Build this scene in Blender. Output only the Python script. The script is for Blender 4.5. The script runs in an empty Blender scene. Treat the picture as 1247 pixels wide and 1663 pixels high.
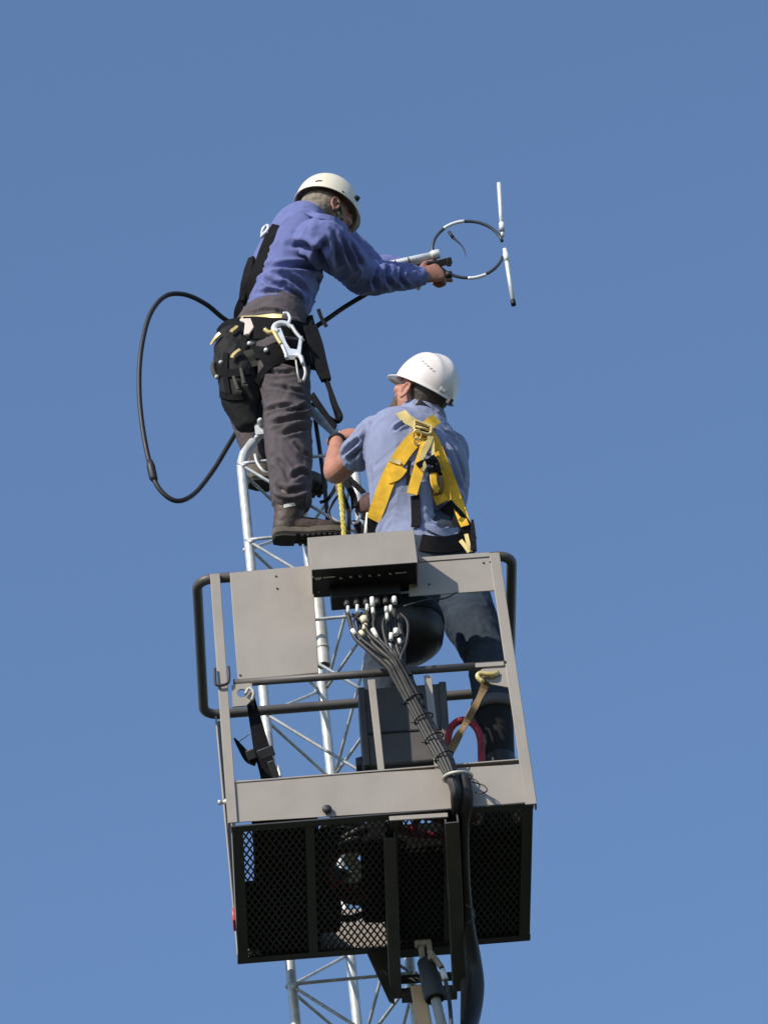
import bpy, bmesh, math, random
import numpy as np
from mathutils import Vector, Matrix, noise
from mathutils.bvhtree import BVHTree
random.seed(7)
V = Vector
sc = bpy.context.scene
COL = sc.collection

# ------------------------------------------------------------------ camera
ELEV, ROLL, DIST = math.radians(36), -0.1136, 21.0
FPX = 480 * DIST                      # focal length in photo pixels
CX, CY = 623.5, 831.5
HZ = 1.6 + DIST * math.sin(ELEV)      # height of the working area above ground
FWD = V((0, math.cos(ELEV), math.sin(ELEV)))
_r0, _u0 = V((1, 0, 0)), V((0, -math.sin(ELEV), math.cos(ELEV)))
RGT = _r0 * math.cos(ROLL) + _u0 * math.sin(ROLL)
UPV = -_r0 * math.sin(ROLL) + _u0 * math.cos(ROLL)
CAM = V((0, 0, HZ)) - FWD * DIST
cd = bpy.data.cameras.new('camera')
cam = bpy.data.objects.new('camera', cd)
COL.objects.link(cam)
cd.sensor_fit = 'HORIZONTAL'
cd.sensor_width = 36
cd.lens = 36 * FPX / 1247
cd.clip_start = 0.1
cd.clip_end = 5000
m3 = Matrix((RGT, UPV, -FWD)).transposed()
cam.matrix_world = Matrix.Translation(CAM) @ m3.to_4x4()
sc.camera = cam

# ------------------------------------------------------------------ light
SUN_DIR = V((-0.54, -0.62, 0.57)).normalized()      # towards the sun
sun_el = math.asin(SUN_DIR.z)
w = bpy.data.worlds.new('World')
sc.world = w
w.use_nodes = True
nt = w.node_tree
sky = nt.nodes.new('ShaderNodeTexSky')
sky.sky_type = 'NISHITA'
sky.sun_disc = False
sky.sun_elevation = sun_el
sky.sun_rotation = math.atan2(SUN_DIR.x, SUN_DIR.y)
sky.altitude = 300
sky.air_density = 1.0
sky.dust_density = 0.4
sky.ozone_density = 4.0
bg = nt.nodes['Background']
bg.inputs[1].default_value = 0.15
nt.links.new(sky.outputs[0], bg.inputs[0])
sd = bpy.data.lights.new('sun', 'SUN')
sd.energy = 4.2
sd.angle = math.radians(0.55)
sd.color = (1.0, 0.91, 0.78)
so = bpy.data.objects.new('sun', sd)
COL.objects.link(so)
so.location = (0, 0, 40)
so.rotation_euler = SUN_DIR.to_track_quat('Z', 'Y').to_euler()
sc.view_settings.view_transform = 'Standard'
sc.view_settings.look = 'None'
sc.view_settings.exposure = 0.25
sc.view_settings.gamma = 1.0

# ------------------------------------------------------------------ helpers
def at(px, py, Y):
    d = FWD + RGT * ((px - CX) / FPX) + UPV * ((CY - py) / FPX)
    return CAM + d * ((Y - CAM.y) / d.y)

def ray(px, py):
    return (FWD + RGT * ((px - CX) / FPX) + UPV * ((CY - py) / FPX)).normalized()

def mat(name, col, rough=0.7, metal=0.0, var=0.12, vscale=18, bump=0.0, bscale=120, bdist=0.002,
        col2=None, sheen=0.0, coat=0.0, spec=0.5, stretch=None, wear=0.0, crumple=0.0):
    m = bpy.data.materials.new(name)
    m.use_nodes = True
    n = m.node_tree.nodes
    L = m.node_tree.links
    b = n['Principled BSDF']
    tc = n.new('ShaderNodeTexCoord')
    src = tc.outputs['Object']
    if stretch:
        mp = n.new('ShaderNodeMapping')
        mp.inputs['Scale'].default_value = stretch
        L.new(src, mp.inputs['Vector'])
        src = mp.outputs['Vector']
    nz = n.new('ShaderNodeTexNoise')
    nz.inputs['Scale'].default_value = vscale
    nz.inputs['Detail'].default_value = 6
    nz.inputs['Roughness'].default_value = 0.6
    L.new(src, nz.inputs['Vector'])
    rp = n.new('ShaderNodeValToRGB')
    c = V(col[:3])
    lo = c * (1 - var)
    hi = c * (1 + var) if col2 is None else V(col2[:3])
    rp.color_ramp.elements[0].position = 0.36
    rp.color_ramp.elements[1].position = 0.64
    rp.color_ramp.elements[0].color = (*lo, 1)
    rp.color_ramp.elements[1].color = (*hi, 1)
    L.new(nz.outputs['Fac'], rp.inputs['Fac'])
    colour = rp.outputs['Color']
    if wear:
        # faint streaks and small chips of rust and dirt
        for sc_, dt, lo_, hi_, cc, am in ((9, 8, 0.52, 0.80, (0.16, 0.13, 0.10), 0.55 * wear), (70, 3, 0.69, 0.73, (0.07, 0.045, 0.03), 0.8 * wear)):
            mq = n.new('ShaderNodeMapping')
            mq.inputs['Scale'].default_value = (1.0, 1.0, 0.35 if sc_ < 20 else 1.0)
            mq.inputs['Location'].default_value = (sc_, 3.1, 1.7)
            L.new(src, mq.inputs['Vector'])
            nw = n.new('ShaderNodeTexNoise')
            nw.inputs['Scale'].default_value = sc_
            nw.inputs['Detail'].default_value = dt
            nw.inputs['Roughness'].default_value = 0.65
            L.new(mq.outputs['Vector'], nw.inputs['Vector'])
            mw_ = n.new('ShaderNodeMapRange')
            mw_.inputs['From Min'].default_value = lo_
            mw_.inputs['From Max'].default_value = hi_
            mw_.inputs['To Max'].default_value = am
            L.new(nw.outputs['Fac'], mw_.inputs['Value'])
            mx = n.new('ShaderNodeMix')
            mx.data_type = 'RGBA'
            L.new(mw_.outputs['Result'], mx.inputs['Factor'])
            L.new(colour, mx.inputs['A'])
            mx.inputs['B'].default_value = (*cc, 1)
            colour = mx.outputs['Result']
    L.new(colour, b.inputs['Base Color'])
    b.inputs['Metallic'].default_value = metal
    b.inputs['Specular IOR Level'].default_value = spec
    if sheen:
        b.inputs['Sheen Weight'].default_value = sheen
    if coat:
        b.inputs['Coat Weight'].default_value = coat
        b.inputs['Coat Roughness'].default_value = 0.15
    mr = n.new('ShaderNodeMapRange')
    mr.inputs['To Min'].default_value = max(0.02, rough - 0.1)
    mr.inputs['To Max'].default_value = min(1.0, rough + 0.1)
    L.new(nz.outputs['Fac'], mr.inputs['Value'])
    L.new(mr.outputs['Result'], b.inputs['Roughness'])
    if bump:
        nb = n.new('ShaderNodeTexNoise')
        nb.inputs['Scale'].default_value = bscale
        nb.inputs['Detail'].default_value = 4
        L.new(src, nb.inputs['Vector'])
        bp = n.new('ShaderNodeBump')
        bp.inputs['Strength'].default_value = bump
        bp.inputs['Distance'].default_value = bdist
        L.new(nb.outputs['Fac'], bp.inputs['Height'])
        if crumple:
            nc = n.new('ShaderNodeTexNoise')
            nc.noise_type = 'RIDGED_MULTIFRACTAL'
            nc.normalize = True
            nc.inputs['Scale'].default_value = 9
            nc.inputs['Detail'].default_value = 3
            nc.inputs['Roughness'].default_value = 0.45
            nc.inputs['Distortion'].default_value = 0.6
            L.new(src, nc.inputs['Vector'])
            b2 = n.new('ShaderNodeBump')
            b2.inputs['Strength'].default_value = crumple
            b2.inputs['Distance'].default_value = 0.012
            L.new(nc.outputs['Fac'], b2.inputs['Height'])
            L.new(b2.outputs['Normal'], bp.inputs['Normal'])
        L.new(bp.outputs['Normal'], b.inputs['Normal'])
    return m

M = {
 'taupe': mat('taupe_paint', (0.312, 0.278, 0.246), 0.55, 0, 0.06, 5, 0.15, 260, 0.001, wear=0.45),
 'taupe_dark': mat('taupe_tube_paint', (0.080, 0.073, 0.070), 0.5, 0, 0.12, 14, 0.1, 200, 0.001, wear=0.5),
 'frame_dark': mat('dark_frame_paint', (0.030, 0.030, 0.031), 0.6, 0, 0.2, 12, 0.15, 200, 0.001),
 'channel': mat('channel_paint', (0.060, 0.058, 0.056), 0.6, 0, 0.2, 12, 0.15, 200, 0.001),
 'mesh_dark': mat('expanded_metal', (0.02, 0.02, 0.022), 0.6, 0, 0.2, 30),
 'galv': mat('galvanised_steel', (0.52, 0.54, 0.54), 0.45, 0.25, 0.16, 30, 0.12, 90, 0.001, wear=0.3),
 'galv_rod': mat('shaded_worn_rod', (0.46, 0.48, 0.49), 0.5, 0.25, 0.2, 40, 0.12, 90, 0.001, wear=0.4),  # wear, plus a duller tone standing in for shade on the braces
 'galv_dull': mat('dull_galvanised_pipe', (0.47, 0.46, 0.42), 0.5, 0.2, 0.16, 22, 0.12, 90, 0.001, wear=0.6),
 'alu': mat('aluminium', (0.72, 0.74, 0.76), 0.4, 0.15, 0.06, 30),
 'alu_dark': mat('dark_aluminium_ring', (0.05, 0.055, 0.065), 0.32, 0.3, 0.1, 30),
 'black': mat('black_plastic', (0.012, 0.012, 0.013), 0.5, 0, 0.25, 30, 0.1, 200),
 'rubber': mat('black_rubber_cable', (0.014, 0.014, 0.016), 0.55, 0, 0.25, 40),
 'cable': mat('dusty_black_cable', (0.03, 0.028, 0.026), 0.55, 0, 0.35, 40),
 'web_black': mat('black_webbing', (0.010, 0.010, 0.012), 0.85, 0, 0.3, 50, 0.4, 500, 0.001, spec=0.12, crumple=0.3),
 'web_yellow': mat('yellow_webbing', (0.84, 0.49, 0.045), 0.8, 0, 0.12, 40, 0.4, 600, 0.001, spec=0.2, crumple=0.35),
 'web_pale': mat('pale_yellow_webbing', (0.60, 0.47, 0.19), 0.8, 0, 0.12, 40, 0.4, 600, 0.001),
 'web_tan': mat('tan_webbing', (0.25, 0.165, 0.085), 0.85, 0, 0.2, 40, 0.4, 500, 0.001),
 'shirt1': mat('periwinkle_cotton', (0.126, 0.148, 0.335), 0.9, 0, 0.06, 14, 0.35, 420, 0.0015, sheen=0.1, spec=0.2, crumple=0.55),
 'shirt2': mat('heather_blue_cotton', (0.222, 0.250, 0.380), 0.9, 0, 0.05, 120, 0.35, 420, 0.0015, sheen=0.1, spec=0.2, crumple=0.45),
 'trouser1': mat('mauve_grey_canvas', (0.088, 0.075, 0.082), 0.9, 0, 0.12, 12, 0.4, 420, 0.0015, spec=0.2, crumple=0.6),
 'trouser2': mat('dark_navy_denim', (0.036, 0.048, 0.066), 0.9, 0, 0.2, 20, 0.4, 420, 0.0015, spec=0.2, crumple=0.6),
 'skin': mat('sunburnt_skin', (0.42, 0.19, 0.125), 0.55, 0, 0.10, 28, 0.15, 220, 0.001),
 'skin_tan': mat('tanned_skin', (0.31, 0.14, 0.095), 0.55, 0, 0.12, 28, 0.15, 220, 0.001),
 'hair_grey': mat('grey_hair', (0.20, 0.165, 0.125), 0.7, 0, 0.35, 90, 0.6, 160, 0.003),
 'hair_brown': mat('brown_hair', (0.10, 0.055, 0.032), 0.7, 0, 0.3, 90, 0.6, 160, 0.003),
 'hair_dark': mat('dark_cropped_hair', (0.060, 0.044, 0.034), 0.75, 0, 0.3, 90, 0.5, 160, 0.002),
 'helmet_cream': mat('cream_helmet_shell', (0.78, 0.71, 0.56), 0.38, 0, 0.04, 9, coat=0.2, wear=0.10),
 'helmet_white': mat('white_helmet_shell', (0.74, 0.675, 0.645), 0.36, 0, 0.04, 9, coat=0.2, wear=0.10),
 'leather': mat('brown_boot_leather', (0.062, 0.041, 0.032), 0.6, 0, 0.25, 18, 0.3, 120, 0.002),
 'suede': mat('grey_brown_suede', (0.115, 0.098, 0.078), 0.85, 0, 0.2, 25, 0.3, 160, 0.002),
 'sole': mat('boot_sole_rubber', (0.022, 0.020, 0.018), 0.8, 0, 0.3, 30),
 'glove': mat('dark_red_work_glove', (0.075, 0.035, 0.032), 0.8, 0, 0.3, 30, 0.3, 200),
 'steel': mat('forged_steel', (0.74, 0.75, 0.76), 0.35, 0.35, 0.08, 30),
 'gold': mat('yellow_zinc_steel', (0.62, 0.48, 0.20), 0.4, 0.3, 0.1, 30),
 'white': mat('white_plastic', (0.72, 0.71, 0.68), 0.5, 0, 0.05, 20),
 'pink': mat('pinkish_white_tag', (0.80, 0.68, 0.62), 0.6, 0, 0.05, 20),
 'cream': mat('cream_plastic', (0.70, 0.62, 0.44), 0.5, 0, 0.08, 20),
 'faded': mat('faded_print', (0.38, 0.35, 0.34), 0.6, 0, 0.3, 60),
 'red': mat('red_rubber_hose', (0.24, 0.010, 0.018), 0.55, 0, 0.35, 35),
 'case': mat('charcoal_plastic_case', (0.085, 0.078, 0.075), 0.55, 0, 0.15, 10, 0.2, 300, 0.001),
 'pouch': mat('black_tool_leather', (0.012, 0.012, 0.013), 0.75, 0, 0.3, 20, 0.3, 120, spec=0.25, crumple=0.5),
 'olive': mat('olive_webbing', (0.055, 0.055, 0.042), 0.85, 0, 0.3, 40, 0.4, 400, 0.001),
 'rope': mat('yellow_rope', (0.55, 0.47, 0.10), 0.8, 0, 0.3, 90, 0.5, 300),
 'boom': mat('tan_boom_paint', (0.55, 0.36, 0.20), 0.5, 0, 0.08, 8, 0.1, 200, 0.001),
 'boom_dull': mat('grimy_tan_fitting', (0.26, 0.21, 0.155), 0.6, 0, 0.4, 45, 0.2, 120, 0.001, wear=0.8),
 'ground': mat('grass_ground', (0.045, 0.055, 0.028), 0.95, 0, 0.4, 0.8, 0.5, 6, 0.05),
 'reflector': mat('red_reflector', (0.5, 0.05, 0.04), 0.3, 0, 0.05, 20),
 'canvas': mat('black_bag_canvas', (0.012, 0.012, 0.013), 0.9, 0, 0.3, 30, 0.4, 200, 0.002, spec=0.1),
 'eye': mat('eye_white', (0.6, 0.57, 0.55), 0.25, 0, 0.02, 20),
}

def catmull(P, n):
    """interpolate rows of array P (k,d) smoothly, n steps per span"""
    P = np.asarray(P, float)
    k = len(P)
    if k == 2:
        t = np.linspace(0, 1, n + 1)[:, None]
        return P[0] * (1 - t) + P[1] * t
    E = np.vstack([2 * P[0] - P[1], P, 2 * P[-1] - P[-2]])
    out = []
    for i in range(k - 1):
        p0, p1, p2, p3 = E[i], E[i + 1], E[i + 2], E[i + 3]
        for s in range(n):
            t = s / n
            out.append(0.5 * ((2 * p1) + (-p0 + p2) * t + (2 * p0 - 5 * p1 + 4 * p2 - p3) * t * t
                              + (-p0 + 3 * p1 - 3 * p2 + p3) * t ** 3))
    out.append(P[-1])
    return np.array(out)

class MB:
    """collects shapes; build() links them as ONE mesh object"""
    def __init__(s):
        s.v, s.f, s.sm = [], [], []
    def add(s, verts, faces, smooth=False):
        o = len(s.v)
        s.v += [tuple(p) for p in verts]
        for f in faces:
            s.f.append([i + o for i in f])
            s.sm.append(smooth)
        return s
    def box(s, c, size, ax=None):
        X, Y, Z = ax if ax else (V((1, 0, 0)), V((0, 1, 0)), V((0, 0, 1)))
        c = V(c)
        a, b, d = size[0] / 2, size[1] / 2, size[2] / 2
        vs = [c + X * (i * a) + Y * (j * b) + Z * (k * d) for k in (-1, 1) for j in (-1, 1) for i in (-1, 1)]
        return s.add(vs, [(0, 2, 3, 1), (4, 5, 7, 6), (0, 1, 5, 4), (2, 6, 7, 3), (0, 4, 6, 2), (1, 3, 7, 5)])
    def bar(s, p0, p1, wid, th, nrm):
        p0, p1 = V(p0), V(p1)
        Z = (p1 - p0)
        L = Z.length
        Z = Z.normalized()
        N = V(nrm)
        N = (N - Z * N.dot(Z)).normalized()
        X = N.cross(Z).normalized()
        return s.box((p0 + p1) / 2, (wid, th, L), (X, N, Z))
    def prism(s, poly, th, nrm):
        """planar polygon poly extruded by th along nrm"""
        poly = [V(p) for p in poly]
        N = V(nrm).normalized() * th
        a = sum(((poly[i] - poly[0]).cross(poly[i + 1] - poly[0]) for i in range(1, len(poly) - 1)), V())
        if a.dot(N) > 0:
            poly = poly[::-1]
        n = len(poly)
        vs = poly + [p + N for p in poly]
        fs = [tuple(range(n)), tuple(range(2 * n - 1, n - 1, -1))]
        fs += [(i, i + n, (i + 1) % n + n, (i + 1) % n) for i in range(n)]
        return s.add(vs, fs)
    def tube(s, pts, r, seg=12, n=0, closed=False, cap=True, ref=None):
        """round tube through pts; r number or list; n>0 smooths"""
        P = [list(p) for p in pts]
        rr = [r] * len(P) if not hasattr(r, '__len__') else list(r)
        A = np.array([p + [q] for p, q in zip(P, rr)])
        if n:
            if closed:
                A = catmull(np.vstack([A[-1:], A, A[:2]]), n)[n:-n - 1 + 1]
                A = A[:-1]
            else:
                A = catmull(A, n)
        k = len(A)
        pts = [V(a[:3]) for a in A]
        vs, fs = [], []
        T = []
        for i in range(k):
            if closed:
                t = pts[(i + 1) % k] - pts[i - 1]
            else:
                t = pts[min(i + 1, k - 1)] - pts[max(i - 1, 0)]
            T.append(t.normalized())
        up = V(ref) if ref else (V((0, 0, 1)) if abs(T[0].z) < 0.9 else V((1, 0, 0)))
        N = (up - T[0] * up.dot(T[0])).normalized()
        for i in range(k):
            N = N - T[i] * N.dot(T[i])
            N = N.normalized()
            B = T[i].cross(N)
            for j in range(seg):
                a = 2 * math.pi * j / seg
                vs.append(pts[i] + (N * math.cos(a) + B * math.sin(a)) * A[i][3])
        for i in range(k if closed else k - 1):
            for j in range(seg):
                a, b = i * seg + j, i * seg + (j + 1) % seg
                c, d = ((i + 1) % k) * seg + (j + 1) % seg, ((i + 1) % k) * seg + j
                fs.append((a, b, c, d))
        s.add(vs, fs, True)
        if cap and not closed:
            o = len(s.v) - len(vs)
            s.f.append([o + j for j in range(seg)][::-1])
            s.sm.append(False)
            s.f.append([o + (k - 1) * seg + j for j in range(seg)])
            s.sm.append(False)
        return s
    def ribbon(s, pts, nrms, wid, th, n=4):
        """flat strap through pts whose broad face looks along nrms"""
        wd = [wid] * len(pts) if not hasattr(wid, '__len__') else wid
        A = catmull([list(p) + list(q) + [x] for p, q, x in zip(pts, nrms, wd)], n)
        k = len(A)
        vs, fs = [], []
        for i in range(k):
            p, q = V(A[i][:3]), V(A[i][3:6])
            t = (V(A[min(i + 1, k - 1)][:3]) - V(A[max(i - 1, 0)][:3])).normalized()
            q = (q - t * q.dot(t)).normalized()
            sd_ = t.cross(q) * (A[i][6] / 2)
            h = q * th / 2
            vs += [p - sd_ - h, p + sd_ - h, p + sd_ + h, p - sd_ + h]
        for i in range(k - 1):
            for j in range(4):
                a, b = i * 4 + j, i * 4 + (j + 1) % 4
                fs.append((a, b, b + 4, a + 4))
        fs += [(3, 2, 1, 0), ((k - 1) * 4, (k - 1) * 4 + 1, (k - 1) * 4 + 2, (k - 1) * 4 + 3)]
        return s.add(vs, fs)
    def lathe(s, c, ax, prof, seg=24, cap=True):
        """prof = [(radius, height)...] revolved about axis ax at c"""
        Z = V(ax).normalized()
        X = Z.orthogonal().normalized()
        Y = Z.cross(X)
        c = V(c)
        vs, fs = [], []
        for r, h in prof:
            for j in range(seg):
                a = 2 * math.pi * j / seg
                vs.append(c + Z * h + (X * math.cos(a) + Y * math.sin(a)) * r)
        for i in range(len(prof) - 1):
            for j in range(seg):
                fs.append((i * seg + j, i * seg + (j + 1) % seg, (i + 1) * seg + (j + 1) % seg, (i + 1) * seg + j))
        k = len(prof)
        if cap:
            fs += [tuple(range(seg))[::-1], tuple((k - 1) * seg + j for j in range(seg))]
        return s.add(vs, fs, True)
    def ball(s, c, r, ax=None, seg=16, rings=10):
        X, Y, Z = ax if ax else (V((1, 0, 0)), V((0, 1, 0)), V((0, 0, 1)))
        rx, ry, rz = r if hasattr(r, '__len__') else (r, r, r)
        c = V(c)
        vs = [c - Z * rz]
        for i in range(1, rings):
            p = -math.pi / 2 + math.pi * i / rings
            for j in range(seg):
                a = 2 * math.pi * j / seg
                vs.append(c + X * (rx * math.cos(p) * math.cos(a)) + Y * (ry * math.cos(p) * math.sin(a)) + Z * (rz * math.sin(p)))
        vs.append(c + Z * rz)
        fs = []
        for j in range(seg):
            fs.append((0, 1 + (j + 1) % seg, 1 + j))
            fs.append((len(vs) - 1, 1 + (rings - 2) * seg + j, 1 + (rings - 2) * seg + (j + 1) % seg))
        for i in range(rings - 2):
            for j in range(seg):
                fs.append((1 + i * seg + j, 1 + i * seg + (j + 1) % seg, 1 + (i + 1) * seg + (j + 1) % seg, 1 + (i + 1) * seg + j))
        return s.add(vs, fs, True)
    def loft(s, rings, n=6, seg=24, close=True):
        """rings = [(pos, ra, rb, axisA)] elliptical sections, rounded closed ends"""
        A = catmull([list(p) + [a, b] + list(x) for p, a, b, x in rings], n)
        P = [V(a[:3]) for a in A]
        k = len(P)
        vs, fs = [], []
        rows = []
        for i in range(k):
            t = (P[min(i + 1, k - 1)] - P[max(i - 1, 0)]).normalized()
            x = V(A[i][5:8])
            x = (x - t * x.dot(t)).normalized()
            rows.append((P[i], abs(A[i][3]), abs(A[i][4]), x, t.cross(x), t))
        full = []
        p, a, b, x, y, t = rows[0]
        if close:
            for q in (80, 60, 40, 20):
                q = math.radians(q)
                full.append((p - t * (min(a, b) * math.sin(q)), a * math.cos(q), b * math.cos(q), x, y))
        full += [r[:5] for r in rows]
        p, a, b, x, y, t = rows[-1]
        if close:
            for q in (20, 40, 60, 80):
                q = math.radians(q)
                full.append((p + t * (min(a, b) * math.sin(q)), a * math.cos(q), b * math.cos(q), x, y))
        for p, a, b, x, y in full:
            for j in range(seg):
                g = 2 * math.pi * j / seg
                vs.append(p + x * (a * math.cos(g)) + y * (b * math.sin(g)))
        for i in range(len(full) - 1):
            for j in range(seg):
                fs.append((i * seg + j, i * seg + (j + 1) % seg, (i + 1) * seg + (j + 1) % seg, (i + 1) * seg + j))
        k = len(full)
        fs += [tuple(range(seg))[::-1], tuple((k - 1) * seg + j for j in range(seg))]
        return s.add(vs, fs, True)
    def build(s, name, material, parent=None, bevel=0.0, label=None, sharp=40):
        me = bpy.data.meshes.new(name)
        if parent is not None:
            org = V(parent.get('_org', (0, 0, 0)))
        else:
            a = np.array(s.v)
            org = V(((a[:, 0].min() + a[:, 0].max()) / 2, (a[:, 1].min() + a[:, 1].max()) / 2, a[:, 2].min()))
        me.from_pydata([tuple(V(p) - org) for p in s.v], [], s.f)
        me.polygons.foreach_set('use_smooth', s.sm if not bevel else [True] * len(s.f))
        me.materials.append(material)
        if bevel:
            me.set_sharp_from_angle(angle=math.radians(sharp))
        o = bpy.data.objects.new(name, me)
        COL.objects.link(o)
        o['_org'] = tuple(org)
        if parent is not None:
            o.parent = parent
        else:
            o.location = org
        if bevel:
            b = o.modifiers.new('bevel', 'BEVEL')
            b.width = bevel
            b.segments = 2
            b.limit_method = 'ANGLE'
            b.angle_limit = math.radians(40)
        if label:
            o['label'] = label
        return o

def thing(name, label, cat, loc, group=None):
    o = bpy.data.objects.new(name, None)
    COL.objects.link(o)
    o.location = loc
    o.empty_display_size = 0.1
    o['_org'] = tuple(loc)
    return tag(o, label, cat, group)

def tag(o, label, cat, group=None):
    o['label'] = label
    o['category'] = cat
    if group:
        o['group'] = group
    return o

def world_bvh(o):
    org = V(o['_org'])
    me = o.data
    return BVHTree.FromPolygons([V(v.co) + org for v in me.vertices], [tuple(p.vertices) for p in me.polygons])

def cast(bvh, px, py, off=0.0):
    d = ray(px, py)
    h = bvh.ray_cast(CAM, d)
    if h[0] is None:                      # just outside the outline: nearest point of the surface to the ray
        bb = None
        for t in np.linspace(DIST - 1.0, DIST + 3.0, 60):
            q = bvh.find_nearest(CAM + d * t)
            if bb is None or q[3] < bb[3]:
                bb = q
        return bb[0] + bb[1] * off, bb[1]
    n = h[1] if h[1].dot(d) < 0 else -h[1]
    return h[0] + n * off, n

def strap(mb, bvh, px, wid, off=0.006, th=0.004, n=5, sub=3, soft=0.5):
    """webbing that follows the surface under the photo points px"""
    A = catmull([list(p) for p in px], sub)
    P, N = [], []
    for a in A:
        p, q = cast(bvh, a[0], a[1], off)
        P.append(p)
        N.append(q)
    for _ in range(2):
        P = [P[0]] + [(P[i - 1] + P[i] * 2 + P[i + 1]) / 4 for i in range(1, len(P) - 1)] + [P[-1]]
        N = [N[0]] + [(N[i - 1] + N[i] + N[i + 1]).normalized() for i in range(1, len(N) - 1)] + [N[-1]]
    N = [(q * (1 - soft) - ray(px[0][0], px[0][1]) * soft).normalized() for q in N]
    wd = [wid] * len(P) if not hasattr(wid, '__len__') else list(np.interp(np.linspace(0, 1, len(P)), np.linspace(0, 1, len(wid)), wid))
    mb.ribbon(P, N, wd, th, n)

def remeshed(mb, voxel, smooth):
    """voxel-join the collected lofts into one skin; returns verts, faces arrays"""
    me = bpy.data.meshes.new('tmp')
    me.from_pydata(mb.v, [], mb.f)
    o = bpy.data.objects.new('tmp', me)
    COL.objects.link(o)
    r = o.modifiers.new('r', 'REMESH')
    r.mode = 'VOXEL'
    r.voxel_size = voxel
    if smooth:
        q = o.modifiers.new('s', 'SMOOTH')
        q.factor = 0.5
        q.iterations = smooth
    dg = bpy.context.evaluated_depsgraph_get()
    ev = bpy.data.meshes.new_from_object(o.evaluated_get(dg))
    bpy.data.objects.remove(o)
    bpy.data.meshes.remove(me)
    return ev

def vnorm(me):
    a = np.empty(len(me.vertices) * 3)
    me.vertex_normals.foreach_get('vector', a)
    return a.reshape(-1, 3)

def vco(me):
    a = np.empty(len(me.vertices) * 3)
    me.vertices.foreach_get('co', a)
    return a.reshape(-1, 3)

def folds(me, axes, amp, along, around, seed, creases=(), tight=()):
    """cloth folds as real relief. axes: limb centre lines; creases: (pixel polyline, radius, depth);
    tight: (point, radius, gain) where folds bunch"""
    co, nr = vco(me), vnorm(me)
    best = np.full(len(co), 1e9)
    T = np.zeros(len(co))
    ANG = np.zeros((len(co), 3))
    base = 0
    for ax in axes:
        ax = [np.array(p) for p in ax]
        run = base
        for a, b in zip(ax[:-1], ax[1:]):
            d = b - a
            L = np.linalg.norm(d)
            t = np.clip(((co - a) @ d) / L ** 2, 0, 1)
            q = co - (a + t[:, None] * d)
            ds = np.linalg.norm(q, axis=1)
            k = ds < best
            best[k] = ds[k]
            T[k] = run + t[k] * L
            ANG[k] = q[k] / np.maximum(ds[k], 1e-6)[:, None]
            run += L
        base += 5
    g = np.ones(len(co))
    for p, r, gain in tight:
        g += gain * np.exp(-((co - np.array(p)) ** 2).sum(1) / r ** 2)
    D = np.empty(len(co))
    for i in range(len(co)):
        p = V(co[i])
        wv = noise.noise(p * 7 + V((seed, 0, 0))) * 0.9
        q = V((T[i] * along + wv, ANG[i][0] * around + seed, ANG[i][1] * around)) + V((0, 0, ANG[i][2] * around))
        a = 1 - 2.2 * abs(noise.noise(q))
        b = 1 - 2.2 * abs(noise.noise(q * 2.1 + V((9, 3, seed))))
        c = noise.noise(p * 5.5 + V((0, seed, 3)))
        e_ = 1 - 2.4 * abs(noise.noise(q * 4.4 + V((2, seed, 7))))
        D[i] = (a * 0.62 + b * 0.32 + c * 0.5 + e_ * 0.16)
    co2 = co + nr * (D * amp * g)[:, None]
    if creases:
        bvh = BVHTree.FromPolygons([V(c) for c in co], [tuple(p.vertices) for p in me.polygons])
        for px, rad, dep in creases:
            P = np.array([list(cast(bvh, *a)[0]) for a in catmull([list(p) for p in px], 6)])
            dist = np.full(len(co), 1e9)
            tt = np.zeros(len(co))
            for i in range(len(P) - 1):
                d = P[i + 1] - P[i]
                L2 = max(1e-9, d @ d)
                t = np.clip(((co - P[i]) @ d) / L2, 0, 1)
                ds = np.linalg.norm(co - (P[i] + t[:, None] * d), axis=1)
                k = ds < dist
                dist[k] = ds[k]
                tt[k] = (i + t[k]) / (len(P) - 1)
            x = dist / rad
            prof = -np.exp(-x ** 2 * 2.2) + 0.55 * np.exp(-(x - 1.5) ** 2 * 2.5)
            co2 += nr * (prof * dep * 1.65 * np.clip(np.sin(np.pi * np.clip(tt, 0.04, 0.96)) * 1.6, 0, 1))[:, None]
    me.vertices.foreach_set('co', co2.ravel())
    me.update()

def skin_obj(name, mb, material, parent, voxel, smooth, fold=None, label=None):
    me = remeshed(mb, voxel, smooth)
    if fold:
        folds(me, **fold)
    org = V(parent['_org'])
    co = vco(me) - np.array(org)
    me.vertices.foreach_set('co', co.ravel())
    me.polygons.foreach_set('use_smooth', [True] * len(me.polygons))
    me.materials.clear()
    me.materials.append(material)
    me.name = name
    me.update()
    o = bpy.data.objects.new(name, me)
    COL.objects.link(o)
    o['_org'] = tuple(org)
    o.parent = parent
    if label:
        o['label'] = label
    return o

# ------------------------------------------------------------------ ground
g = MB()
gs = 1500
g.add([(-gs, -gs, 0), (gs, -gs, 0), (gs, gs, 0), (-gs, gs, 0)], [(0, 1, 2, 3)])
go = g.build('ground', M['ground'])
go['kind'] = 'structure'

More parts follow.
